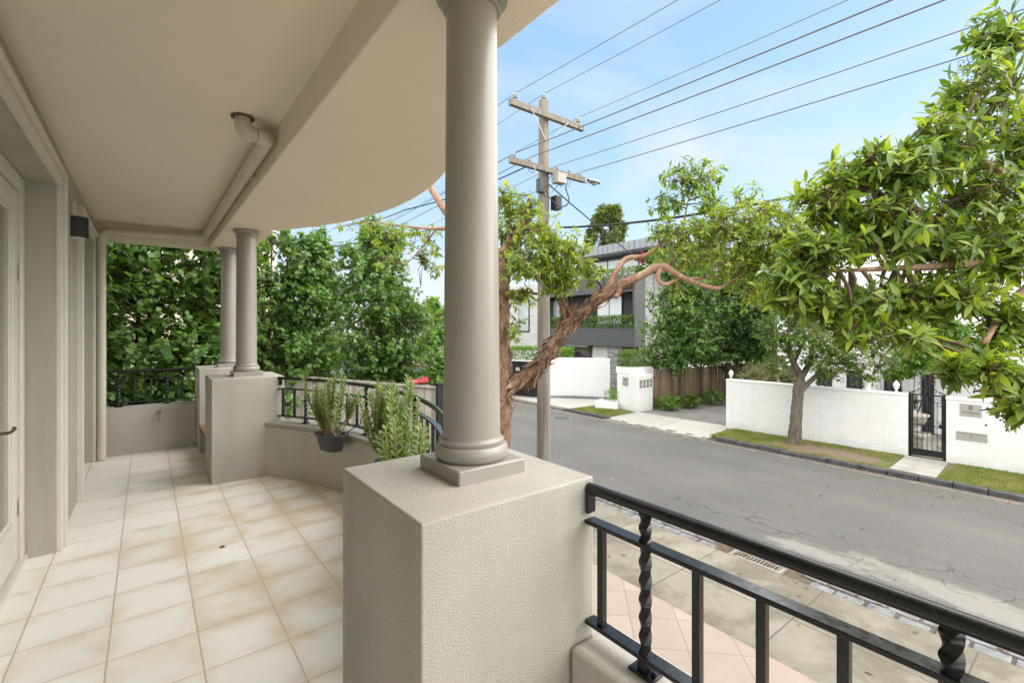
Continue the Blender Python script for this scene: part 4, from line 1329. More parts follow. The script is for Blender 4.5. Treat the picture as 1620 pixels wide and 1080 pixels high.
# paling fence along the driveway
fn = thing('paling_fence', (20, 12.5, 0.1), 'brown timber paling fence along the asphalt driveway', 'fence')
f = MB(); xx = 17.45; rg = random.Random(5)
while xx < 30:
    yy = 12.42 - (xx - 17.4) * 0.11
    f.box(xx, xx + 0.112, yy + rg.uniform(0, 0.012), yy + 0.022, 0.1, 1.78 + rg.uniform(-0.02, 0.02))
    xx += 0.12
f.build('palings', m_brownpaling, fn)
MB().bar((17.45, 12.46, 0.55), (30, 11.08, 0.55), 0.04, 0.08).bar((17.45, 12.46, 1.45), (30, 11.08, 1.45), 0.04, 0.08).build('rails', m_brownpaling, fn)

# curved white gate
gw = thing('driveway_gate', (16.9, 16.4, 0.1), 'curved white solid driveway gate in front of the dark modern house', 'gate')
A_, B2 = Vector((15.75, 17.75)), Vector((17.95, 15.3))
pin = []; pout = []
for u in np.linspace(0, 1, 24):
    p = A_ * (1 - u) + B2 * u + Vector((0.74, 0.66)).normalized() * (0.28 * math.sin(PI * u))
    pin.append((p.x, p.y)); pp = p + Vector((0.74, 0.66)).normalized() * 0.10; pout.append((pp.x, pp.y))
MB().strip(pin, pout, 0.20, 2.12).build('panel', m_whitepl, gw, bevel=0.006)
MB().strip(pin, pout, 0.06, 0.195).build('bottom_rail', m_galv, gw)
# black screen panels left of the gate
sp = thing('screen_fence', (15.6, 19.4, 0.1), 'black ribbed metal screen fence with a small white notice', 'fence')
A3, B3 = at(806, 620, 24.6), at(852, 623, 23.6)
A3 = Vector((A3.x, A3.y)); B3 = Vector((B3.x, B3.y)); dv = (B3 - A3).normalized()
MB().bar((*A3, 1.02), (*B3, 1.02), 0.04, 1.75).build('sheet', m_blackmatte, sp)
f = MB(); LL = (B3 - A3).length
for i in range(9):
    p = A3 + dv * LL * (i + 0.3) / 9
    f.bar((*(p + Vector((-0.03, -0.02))), 0.16), (*(p + Vector((-0.03, -0.02))), 1.88), 0.05, 0.07)
f.build('ribs', m_blackmatte, sp)
MB().bar((*A3, 1.94), (*B3, 1.94), 0.12, 0.06).build('capping', m_whitepl, sp)
p = A3 + dv * LL * 0.33
nv = Vector((dv.y, -dv.x)); nv = nv if nv.x < 0 else -nv
pp = p + nv * 0.09
MB().bar((*(pp - dv * 0.11), 1.5), (*(pp + dv * 0.11), 1.5), 0.012, 0.17).build('notice', m_whitepl, sp)
pz = pp + nv * 0.008
for k, zz in enumerate((1.545, 1.495, 1.45)):
    MB().bar((*(pz - dv * 0.07), zz), (*(pz + dv * 0.07), zz), 0.002, 0.018).build('notice_line', m_letter, sp)

# modern house
mh_ = thing('house', (24, 20, 0.1), 'modern charcoal and grey brick house with planted balconies', 'house')
MX = 22.0
Y0, Y1 = y_on_x(1001, MX), y_on_x(864, MX)
YE2 = y_on_x(800, MX + 1.0)
bx(MX + 1.0, 34, Y0 + 0.3, YE2 + 6, 0.0, 6.9).build('brick_wall', m_palebrick, mh_)
bx(MX + 0.2, MX + 0.99, y_on_x(980, MX + 0.2) - 0.2, y_on_x(962, MX + 0.2), 0.0, 2.62).build('dark_brick_wall', m_greybrick, mh_)
bx(MX + 0.4, MX + 0.99, y_on_x(962, MX + 0.4) + 0.03, y_on_x(938, MX + 0.4), 0.0, 2.64).build('entry_wall', m_palebrick, mh_)
f = MB()
zb = [2.64, 3.86, 5.72, 6.62]
f.box(MX, MX + 0.12, Y0, Y1, zb[0], zb[1]).box(MX, MX + 0.98, Y0, Y1, zb[0] - 0.12, zb[0] - 0.002).box(MX, MX + 0.98, Y0 - 0.14, Y0 - 0.002, zb[0] - 0.12, zb[3]).box(MX, MX + 0.98, Y1 + 0.002, Y1 + 0.14, zb[0] - 0.12, zb[3])
f.box(MX - 0.02, MX + 0.98, Y0, Y1, zb[2], zb[3])
f.build('balcony', m_dark, mh_)
bx(MX + 0.80, MX + 0.97, Y0 + 0.01, Y1 - 0.01, zb[1] - 0.2, zb[2] - 0.003).build('balcony_recess', m_darkin, mh_)
for x0_, x1_ in ((870, 888), (945, 985)):
    b = bx(MX + 0.72, MX + 0.79, y_on_x(x1_, MX + 0.75), y_on_x(x0_, MX + 0.75), 3.5, 5.6).build('window', m_blackmatte, mh_)
    yy0, yy1 = y_on_x(x1_, MX + 0.75), y_on_x(x0_, MX + 0.75); ym = (yy0 + yy1) / 2
    bx(MX + 0.705, MX + 0.719, yy0 + 0.06, ym - 0.03, 3.56, 5.52).build('pane', m_glasspale, b)
    bx(MX + 0.705, MX + 0.719, ym + 0.03, yy1 - 0.06, 3.56, 5.52).build('pane', m_glasspale, b)
bx(MX + 0.1, MX + 0.98, y_on_x(939, MX) + 0.6, y_on_x(885, MX), 2.40, 2.515).build('awning', m_zinc, mh_)
gb = bx(MX + 0.93, MX + 0.98, y_on_x(936, MX + 0.95) + 0.05, y_on_x(866, MX + 0.95), 0.2, 2.38).build('window', m_blackmatte, mh_)
yy0, yy1 = y_on_x(936, MX + 0.95) + 0.1, y_on_x(866, MX + 0.95) - 0.05
for i in range(3):
    bx(MX + 0.915, MX + 0.929, yy0 + (yy1 - yy0) * i / 3 + 0.03, yy0 + (yy1 - yy0) * (i + 1) / 3 - 0.03, 0.3, 2.3).build('pane', m_glass, gb)
wy0, wy1 = y_on_x(838, MX + 1), y_on_x(821, MX + 1)
b = bx(MX + 0.95, MX + 0.995, wy0, wy1, 3.3, 5.7).build('window', m_blackmatte, mh_)
bx(MX + 0.93, MX + 0.949, wy0 + 0.08, wy1 - 0.08, 3.4, 5.6).build('pane', m_glasspale, b)
# upper storey
UX = MX + 2.0
uy0, uy1 = y_on_x(1062, UX) , y_on_x(930, UX)
bx(UX + 0.6, 34, uy0, uy1, 6.9, 8.25).build('upper_wall', m_zinc, mh_)
b = bx(UX + 0.5, UX + 0.59, y_on_x(1032, UX) + 0.1, uy1 - 0.1, 6.95, 8.15).build('window', m_blackmatte, mh_)
yy0, yy1 = y_on_x(1032, UX) + 0.1, uy1 - 0.1
for i in range(4):
    bx(UX + 0.48, UX + 0.499, yy0 + (yy1 - yy0) * i / 4 + 0.05, yy0 + (yy1 - yy0) * (i + 1) / 4 - 0.05, 7.0, 8.1).build('pane', m_glasspale, b)
bx(UX - 0.5, 34.5, uy0 - 0.4, uy1 + 0.4, 8.252, 8.42).build('roof_soffit', m_blackmatte, mh_)
f = MB(); f.box(UX - 0.5, 34.5, uy0 - 0.4, uy1 + 0.4, 8.422, 8.98)
yy = uy0 - 0.3
while yy < uy1 + 0.3:
    f.box(UX - 0.53, UX - 0.501, yy, yy + 0.03, 8.43, 8.99); yy += 0.42
xx = UX - 0.3
while xx < 30: f.box(xx, xx + 0.03, uy0 - 0.43, uy0 - 0.401, 8.43, 8.99); xx += 0.42
f.build('roof_fascia', m_zinc, mh_)
# low white garden bed in front of the dark brick pier
gb_ = thing('garden_bed', (17.6, 14.9, 0.1), 'low white rendered garden bed edge beside the letterbox block', 'garden bed')
pa, pb = at(941, 641, 20.6), at(977, 646, 20.2)
MB().prism([(pa.x, pa.y), (pb.x, pb.y), (pb.x + 0.9, pb.y + 0.5), (pa.x + 0.9, pa.y + 0.5)], 0.05, 0.38).build('edge_wall', m_white, gb_, bevel=0.01)

# ================================================================== left background
fl = thing('paling_fence', (3.8, 9.75, 0.1), 'weathered grey paling fence below the pear trees, behind the curved railing', 'fence')
f = MB(); xx = 1.55; rg = random.Random(6)
ft = lambda x: 2.655 if x < 2.55 else 2.655 - (x - 2.55) * 0.145
while xx < 5.2:
    f.box(xx, xx + 0.094, 9.6 + rg.uniform(0, 0.010), 9.622, 0.0, ft(xx) - 0.06 + rg.uniform(-0.004, 0.004))
    xx += 0.1
f.build('palings', m_paling, fl)
MB().bar((1.5, 9.61, ft(1.5) - 0.02), (2.55, 9.61, ft(2.55) - 0.02), 0.10, 0.05).bar((2.55, 9.61, ft(2.55) - 0.02), (5.22, 9.61, ft(5.22) - 0.02), 0.10, 0.05).build('capping', m_paling, fl)
bp = thing('gate_post', (5.4, 9.6, 0.1), 'black square steel post at the street end of the grey fence', 'post')
bx(5.25, 5.40, 9.54, 9.69, 0.0, 2.3).build('post', m_blackmatte, bp, bevel=0.01)
bx(5.235, 5.415, 9.525, 9.705, 2.301, 2.34).build('cap', m_blackmatte, bp, bevel=0.01)

cb = thing('apartment_building', (0, 18, 0), 'tall cream rendered apartment building behind the pear trees', 'building')
cxr = at(437, 400, 15.0)
bx(-14, cxr.x, cxr.y, cxr.y + 10, 0, 7.6).build('wall', m_cream, cb)
bx(-14.3, cxr.x + 0.3, cxr.y - 0.3, cxr.y + 10.3, 7.602, 7.85).build('eaves', m_white, cb)
for k in range(5):
    for zz in (1.2, 4.2):
        xw = cxr.x - 1.9 - k * 2.6
        b = bx(xw - 0.6, xw + 0.6, cxr.y - 0.05, cxr.y - 0.002, zz, zz + 1.4).build('window', m_white, cb)
        bx(xw - 0.5, xw + 0.5, cxr.y - 0.06, cxr.y - 0.051, zz + 0.1, zz + 1.3).build('pane', m_glass, b)
th = thing('house', (18.5, 35, 0), 'low house with a grey tiled roof far down the street', 'house')
bx(15.5, 25, 31, 42, 0, 2.75).build('wall', m_cream, th)
MB().add([(14.9, 30.4, 2.75), (25.6, 30.4, 2.75), (25.6, 42.6, 2.75), (14.9, 42.6, 2.75), (20.2, 34.5, 5.6), (20.2, 38.5, 5.6)], [(3, 2, 1, 0), (0, 1, 4), (1, 2, 5, 4), (2, 3, 5), (3, 0, 4, 5)]).build('roof', m_rooftile, th)
for yy in (33, 37):
    b = bx(15.44, 15.498, yy, yy + 1.6, 0.9, 2.2).build('window', m_white, th)
    bx(15.43, 15.439, yy + 0.1, yy + 1.5, 1.0, 2.1).build('pane', m_glass, b)


def car(loc, rz, mat, label):
    t = thing('parked_car', (0, 0, 0), label, 'car', 'cars parked down the street')
    prof = [(-2.05, 0.28), (-2.12, 0.45), (-2.08, 0.68), (-1.85, 0.80), (-1.0, 0.93), (1.85, 0.98), (2.05, 0.9), (2.1, 0.5), (2.02, 0.28)]
    f = MB(); n = len(prof)
    secs = [(-0.86, 0.93), (-0.82, 1.0), (0.82, 1.0), (0.86, 0.93)]
    vs = []; fs = []
    for X, s in secs:
        for (yy, zz) in prof: vs.append((X, yy * (0.97 if s < 1 else 1), 0.28 + (zz - 0.28) * s))
    for i in range(3):
        for k in range(n):
            l = (k + 1) % n
            fs.append((i * n + k, i * n + l, (i + 1) * n + l, (i + 1) * n + k))
    fs.append(tuple(range(n - 1, -1, -1))); fs.append(tuple(3 * n + k for k in range(n)))
    f.add(vs, fs).build('body', mat, t, bevel=0.06, seg=3)
    z0, z1 = 0.93, 1.44
    lo = [(-0.80, -1.0), (0.80, -1.0), (0.80, 1.9), (-0.80, 1.9)]; hi = [(-0.60, -0.25), (0.60, -0.25), (0.60, 1.45), (-0.60, 1.45)]
    MB().add([(x, y, z0) for x, y in lo] + [(x, y, z1) for x, y in hi], [(3, 2, 1, 0), (4, 5, 6, 7), (0, 1, 5, 4), (1, 2, 6, 5), (2, 3, 7, 6), (3, 0, 4, 7)]).build('cabin', mat, t, bevel=0.08, seg=3)
    lerp = lambda a, b, u: Vector(a) * (1 - u) + Vector(b) * u
    def pane(i, j, nm):
        a0, a1 = (*lo[i], z0), (*lo[j], z0); b0, b1 = (*hi[i], z1), (*hi[j], z1)
        P = [lerp(lerp(a0, a1, u), lerp(b0, b1, u), v) for u, v in ((0.07, 0.12), (0.93, 0.12), (0.93, 0.86), (0.07, 0.86))]
        nr = (P[1] - P[0]).cross(P[3] - P[0]).normalized()
        MB().add([q + nr * 0.012 for q in P] + [q - nr * 0.02 for q in P], [(0, 1, 2, 3), (7, 6, 5, 4), (0, 4, 5, 1), (1, 5, 6, 2), (2, 6, 7, 3), (3, 7, 4, 0)]).build(nm, m_glass, t)
    pane(0, 1, 'windscreen'); pane(1, 2, 'side_window'); pane(3, 0, 'side_window'); pane(2, 3, 'rear_window')
    for x in (-0.86, 0.86):
        for yy in (-1.3, 1.3):
            s = 1 if x > 0 else -1
            wh = MB().tube([(x - s * 0.16, yy, 0.31), (x - s * 0.145, yy, 0.31), (x + s * 0.02, yy, 0.31), (x + s * 0.03, yy, 0.31)], [0.28, 0.31, 0.31, 0.28], 24).build('wheel', m_rubber, t, smooth=True)
            MB().tube([(x + s * 0.025, yy, 0.31), (x + s * 0.037, yy, 0.31)], [0.2, 0.19], 20).build('rim', m_alloy, wh)
    for s in (-1, 1):
        MB().add([(s * 0.50, -2.115, 0.60), (s * 0.78, -2.03, 0.62), (s * 0.78, -1.93, 0.77), (s * 0.50, -2.03, 0.72), (s * 0.50, -1.8, 0.60), (s * 0.78, -1.8, 0.62), (s * 0.78, -1.8, 0.77), (s * 0.50, -1.8, 0.72)],
                 [(0, 1, 2, 3), (7, 6, 5, 4), (0, 4, 5, 1), (1, 5, 6, 2), (2, 6, 7, 3), (3, 7, 4, 0)]).build('headlight', m_lamp, t, bevel=0.01)
        MB().obox((s * 0.90, -0.75, 1.0), 0.16, 0.1, 0.12).build('mirror', mat, t, bevel=0.03)
    bx(-0.46, 0.46, -2.14, -2.0, 0.36, 0.62).build('grille', m_darkin, t, bevel=0.02)
    bx(-0.20, 0.20, -2.155, -2.141, 0.43, 0.55).build('number_plate', m_plate, t)
    t.location = loc; t.rotation_euler = (0, 0, rz)
    return t


p1 = at(655, 600, 27.5); car((p1.x, p1.y, 0.0), R(-8), m_red, 'bright red hatchback with a white front number plate, seen over the grey fence')
p1 = at(603, 600, 33); car((p1.x, p1.y, 0.0), R(-15), m_red, 'farther red car mostly hidden by the pear tree trunk')
p1 = at(540, 600, 22); car((p1.x, p1.y, 0.55), R(-40), m_darkcar, 'black car behind the grey fence, left of the red ones')
struct('side_drive', MB().prism([(3, 16), (7.2, 13), (7.2, 30), (0, 24)], 0.12, 0.55), m_conc)

# ================================================================== power pole and wires
PX, PY = 6.9, 7.76
pp_ = thing('power_pole', (PX, PY, 0.1), 'tall grey timber power pole with two crossarms on the near footpath', 'power pole')
MB().tube([(PX, PY, 0.0), (PX, PY, 2), (PX, PY, 5), (PX, PY, 8.55), (PX, PY, 8.6)], [0.155, 0.145, 0.128, 0.108, 0.10], 24).build('post', m_pole, pp_, smooth=True, angle=50)
ZU, ZL = 8.2, 7.02
yo = PY - 0.17
MB().box(PX - 1.07, PX + 1.06, yo - 0.05, yo + 0.05, ZU - 0.065, ZU + 0.065).build('crossarm', m_pole, pp_, bevel=0.006)
MB().box(PX - 1.07, PX + 1.10, yo - 0.05, yo + 0.05, ZL - 0.06, ZL + 0.06).build('crossarm', m_pole, pp_, bevel=0.006)
for z, a in ((ZU, 0.55), (ZL, 0.5)):
    for s in (-1, 1):
        MB().bar((PX + s * a, yo - 0.056, z), (PX + s * 0.05, yo + 0.04, z - 0.52), 0.008, 0.024).build('brace', m_galv, pp_)


def insulator(x, y, z, s=1.0):
    o = MB().lathe([(0.012 * s, -0.02), (0.012 * s, 0.06 * s), (0.06 * s, 0.062 * s), (0.062 * s, 0.085 * s), (0.04 * s, 0.09 * s), (0.066 * s, 0.105 * s), (0.066 * s, 0.125 * s), (0.04 * s, 0.14 * s), (0.045 * s, 0.165 * s), (0.02 * s, 0.175 * s)], (x, y, z), 16).build('insulator', m_ceramic, pp_, smooth=True, angle=50)
    return (x, y, z + 0.165 * s)


HV = [insulator(PX - 0.93, yo, ZU + 0.065, 0.9), insulator(PX, PY, 8.6, 0.9), insulator(PX + 0.90, yo, ZU + 0.065, 0.9)]
LV = [insulator(PX - 0.95, yo, ZL + 0.06, 0.6), insulator(PX - 0.55, yo, ZL + 0.06, 0.6), insulator(PX + 0.25, yo, ZL + 0.06, 0.6), insulator(PX + 0.62, yo, ZL + 0.06, 0.6), insulator(PX + 0.97, yo, ZL + 0.06, 0.6)]
MB().box(PX + 0.03, PX + 0.28, yo - 0.26, yo - 0.08, 6.72, 6.94).build('junction_box', basic('box_cream', (0.36, 0.35, 0.31), 0.6), pp_, bevel=0.01)
MB().box(PX + 0.14, PX + 0.32, yo - 0.08, yo + 0.10, 6.20, 6.50).build('fuse_box', m_blackmatte, pp_, bevel=0.01)
MB().box(PX - 0.30, PX - 0.14, yo - 0.06, yo + 0.08, 6.50, 6.80).build('switch_box', m_dark, pp_, bevel=0.01)
rg = random.Random(9)
for i in range(7):
    xa = PX + rg.uniform(-0.95, 0.5); xb = xa + rg.uniform(0.2, 0.6)
    s = spline([(xa, yo - 0.08, ZL - 0.05, 0.006), ((xa + xb) / 2, yo - 0.12, ZL - rg.uniform(0.18, 0.4), 0.006), (xb, yo - 0.08, ZL - 0.06, 0.006)], 6)
    MB().tube([q[:3] for q in s], 0.006, 5).build('jumper_lead', m_cable, pp_)
s = spline([(PX + 0.3, yo - 0.2, 6.68, 0), (PX + 0.36, yo - 0.25, 6.35, 0), (PX + 0.15, yo - 0.2, 6.22, 0), (PX - 0.15, yo - 0.15, 6.4, 0), (PX - 0.2, yo - 0.1, 6.6, 0)], 6)
MB().tube([q[:3] for q in s], 0.014, 6).build('jumper_lead', m_cable, pp_)
sl_ = thing('street_lamp', (PX + 1.1, yo, ZL), 'small grey street lamp on an arm off the lower crossarm of the power pole', 'street lamp')
MB().tube([(PX + 1.0, yo, ZL - 0.03), (PX + 1.15, yo - 0.02, ZL - 0.05), (PX + 1.26, yo - 0.03, ZL - 0.02)], 0.022, 10).build('arm', m_galv, sl_, smooth=True)
f = MB()
secs = [(1.20, 0.04, 0.04), (1.25, 0.065, 0.06), (1.34, 0.10, 0.075), (1.46, 0.105, 0.07), (1.56, 0.07, 0.04), (1.60, 0.02, 0.015)]
vs = []; fs = []; nn = 16
for xo, wy, hz_ in secs:
    for k in range(nn):
        a = 2 * PI * k / nn
        vs.append((PX + xo, yo - 0.03 + wy * math.cos(a), ZL + 0.0 + (hz_ * math.sin(a) if math.sin(a) > 0 else 0.35 * hz_ * math.sin(a))))
for i in range(len(secs) - 1):
    for k in range(nn):
        l = (k + 1) % nn; fs.append((i * nn + k, i * nn + l, (i + 1) * nn + l, (i + 1) * nn + k))
f.add(vs, fs).build('lamp_head', basic('lamp_grey', (0.22, 0.25, 0.24), 0.5), sl_, smooth=True)
MB().lathe([(0.02, -0.06), (0.06, -0.045), (0.08, -0.015), (0.04, 0.0)], (PX + 1.41, yo - 0.03, ZL - 0.01), 16).build('lens', m_glasspale, sl_, smooth=True)

WG = 'overhead power lines'


def wire(name, pts, r, label, sag=0.0, n=40, mat=None, cat='power line'):
    P = []
    for a, b in zip(pts[:-1], pts[1:]):
        a = Vector(a); b = Vector(b)
        for i in range(n):
            u = i / n
            q = a * (1 - u) + b * u; q.z -= 4 * sag * u * (1 - u); P.append(q)
    P.append(Vector(pts[-1]))
    o = MB().tube(P, r, 6).build(name, mat or m_wire, None, smooth=True)
    return tag(o, label, cat, WG)


span = 42
for (p, lab) in ((HV[0], 'thin high voltage wire off the left end insulator of the upper crossarm'), (HV[1], 'thin high voltage wire off the insulator at the very top of the pole'), (HV[2], 'thin high voltage wire off the right end insulator of the upper crossarm')):
    wire('power_line', [(p[0], p[1] - span, p[2] + 0.35), p, (p[0], p[1] + span, p[2])], 0.0062, lab, 0.55)
for (p, r, lab) in ((LV[0], 0.0095, 'thick wire off the left end insulator of the lower crossarm'), (LV[1], 0.0095, 'thick wire off the second insulator from the left on the lower crossarm'), (LV[2], 0.007, 'wire off the lower crossarm insulator just right of the pole'), (LV[4], 0.0085, 'wire off the right end insulator of the lower crossarm, lowest of the parallel lines')):
    wire('power_line', [(p[0], p[1] - span, p[2] + 0.25), p, (p[0], p[1] + span, p[2])], r, lab, 0.6)
a = Vector((PX + 0.1, yo - 0.1, 5.66)); 
wire('service_cable', [at(886, 360, 10.0), at(1270, 308, 7.2), at(1700, 222, 5.4)], 0.022, 'thick twisted black service cable crossing the sky below the power lines', 0.10, 30, m_cable, 'cable')
s = spline([(*at(886, 360, 10.0), 0), (*at(925, 372, 9.8), 0), (*at(950, 355, 9.7), 0)], 8)
wire('service_cable', [at(868, 292, 10.2), at(1160, 512, 22.0)], 0.016, 'black service cable sloping down from the pole towards the modern house', 0.25, 30, m_cable, 'cable')
wire('service_cable', [(PX - 0.2, PY, 6.3), at(430, 400, 11.0), at(100, 428, 12.5)], 0.012, 'thin service cable running left past the pear trees', 0.15, 30, m_cable, 'cable')
wire('service_cable', [(PX - 0.55, yo, ZL), at(640, 332, 12.0), at(560, 352, 16)], 0.014, 'short dark cable leading left from the lower crossarm behind the column', 0.1, 20, m_cable, 'cable')
#---PLANTS---
# ================================================================== trees and plants
def PP(px, py, d, r=0.0):
    p = at(px, py, d)
    return (p.x, p.y, p.z, r)


def BL(px, py, d, rx, ry, n, dep=1.0):
    p = at(px, py, d); s = d / FPX
    return (p.x, p.y, p.z, rx * s * dep, rx * s * dep, ry * s, n)


def tree(name, loc, label, cat, group, paths, blobsets, bmat, seed, n=9, wob=0.05, twig_mat=None, fruit=None, smooth_from=()):
    global rng
    rng = np.random.default_rng(seed)
    t = thing(name, loc, label, cat, group)
    rough = [p for k, p in enumerate(paths) if k not in smooth_from]
    tm = MB(); sk = limbs(tm, rough, n, 8 if smooth_from else 6, wob, seed)
    tm.build('trunk', bmat, t, smooth=True, angle=80)
    if smooth_from:
        lm = MB(); sk2 = limbs(lm, [paths[k] for k in smooth_from], n, 6, 0.04, seed)
        lm.build('smooth_limbs', m_bark_limb, t, smooth=True, angle=80)
        # strips of shed bark hanging on the rough limb and trunk
        P = []; D = []; N = []
        rg = random.Random(seed)
        main = sk[(sk[:, 3] > 0.05)]
        for i in range(700):
            k = rg.randrange(1, len(main) - 1)
            a = main[k - 1][:3]; b = main[k + 1][:3]
            d = b - a
            if np.linalg.norm(d) > 0.8 or np.linalg.norm(d) < 1e-4: continue
            d = d / np.linalg.norm(d); o = randdir(1)[0]; o = o - d * o.dot(d); o /= np.linalg.norm(o)
            P.append(main[k][:3] + o * main[k][3] * 0.93); D.append(d * rg.choice((-1, 1)) + o * rg.uniform(-0.05, 0.45)); N.append(o)
        Ls = rng.uniform(0.08, 0.34, len(P))
        bs_ = build_leaves('bark_strips', bmat, [leaf_mesh(np.array(P), np.array(D), np.array(N), Ls, Ls * 0.28, 'lance', 0.1, -0.35)], t)
        bs_['kind'] = 'stuff'
        sk = np.concatenate([sk, sk2])
    tw = MB()
    for blobs, mat, kw in blobsets:
        ss, tips, dirs = crown(blobs, sk, tw, **kw)
        build_leaves('crown', mat, ss, t)
        if fruit:
            nf, fr_r = fruit
            k = np.repeat(np.arange(len(tips)), nf)
            P = tips[k] - dirs[k] * rng.uniform(0.02, 0.16, (len(k), 1)) + rng.normal(size=(len(k), 3)) * 0.022
            fm = MB()
            ico = [(0, 0, 1), (0.9, 0, 0), (0, 0.9, 0), (-0.9, 0, 0), (0, -0.9, 0), (0, 0, -1)]
            fc = [(0, 1, 2), (0, 2, 3), (0, 3, 4), (0, 4, 1), (5, 2, 1), (5, 3, 2), (5, 4, 3), (5, 1, 4)]
            V = (P[:, None, :] + np.array(ico)[None] * fr_r)
            sc_ = build_leaves('seed_capsules', m_fruit, [(V.reshape(-1, 3), fc, 6, len(P))], t)
            sc_['kind'] = 'stuff'
    tw.build('twigs', twig_mat or m_twig, t, smooth=True, angle=80)
    return t


# foreground brush box, reaching in from the right over the paving
D1 = 3.3
base = Vector((4.75, -0.75, 0.12))
fb = lambda px, py, d, r: PP(px, py, d, r)
paths = [
    [(base.x, base.y, 0.0, 0.17), (base.x - 0.02, base.y + 0.05, 1.3, 0.15), (base.x - 0.1, base.y + 0.15, 2.3, 0.13), (base.x - 0.2, base.y + 0.3, 3.3, 0.10), fb(1650, 300, 3.7, 0.07), fb(1625, 190, 3.6, 0.03), fb(1590, 90, 3.5, 0.012)],
    [fb(1690, 420, 3.9, 0.075), fb(1610, 362, 3.7, 0.052), fb(1575, 378, 3.6, 0.042), fb(1500, 360, 3.5, 0.03), fb(1430, 320, 3.4, 0.02), fb(1370, 300, 3.3, 0.012)],
    [fb(1640, 400, 3.8, 0.06), fb(1590, 410, 3.4, 0.04), fb(1500, 420, 3.2, 0.028), fb(1400, 425, 3.2, 0.018), fb(1290, 430, 3.2, 0.008)],
    [fb(1650, 440, 3.6, 0.05), fb(1600, 480, 3.1, 0.03), fb(1560, 540, 2.9, 0.015), fb(1550, 600, 2.8, 0.007)],
    [fb(1650, 300, 3.7, 0.05), fb(1580, 270, 3.4, 0.025), fb(1510, 220, 3.3, 0.01)],
]
box_kw = dict(per_tip=9, ltvar=(0.35, 1.2), L=0.120, W=0.034, kind='lance', style='whorl', run=0.10, up=0.30, droop=0.22, shell=1.9, twig_r=0.0028, hub_r=0.010, curve=-0.16, spread=(45, 88), hubs=9)
blobs = [BL(1575, 60, 3.5, 49.92, 57.6, 46), BL(1545, 150, 3.4, 67.2, 57.6, 61), BL(1490, 225, 3.3, 63.36, 46.08, 61), BL(1600, 230, 3.5, 52.8, 76.8, 61), BL(1555, 310, 3.4, 76.8, 57.6, 85),
         BL(1440, 270, 3.3, 63.36, 43.2, 70), BL(1365, 268, 3.3, 57.6, 32.64, 56), BL(1310, 320, 3.3, 52.8, 52.8, 70), BL(1290, 400, 3.25, 57.6, 46.08, 75), BL(1255, 440, 3.2, 46.08, 43.2, 49),
         BL(1400, 360, 3.3, 81.6, 57.6, 113), BL(1490, 380, 3.3, 81.6, 59.52, 113), BL(1590, 400, 3.3, 57.6, 72, 78), BL(1330, 480, 3.2, 72, 36.48, 70), BL(1425, 475, 3.2, 72, 40.32, 75),
         BL(1520, 470, 3.1, 67.2, 36.48, 56), BL(1590, 510, 3.0, 43.2, 57.6, 49), BL(1350, 525, 3.1, 48, 19.2, 28), BL(1440, 530, 3.0, 38.4, 17.28, 16), BL(1545, 570, 2.9, 49.92, 36.48, 36), BL(1614, 640, 2.6, 24, 22, 12), BL(1562, 580, 2.6, 32, 22, 12), BL(1508, 582, 2.8, 24.96, 17.28, 14), BL(1606, 606, 2.8, 32.64, 38.4, 30)]
tree('brush_box_tree', base, 'large brush box tree leaning in from the right edge, nearest big glossy leaves', 'tree', 'trees', paths, [(blobs, m_leaf_box, box_kw)], m_bark_limb, 21, 12, 0.04, None, (7, 0.0075))

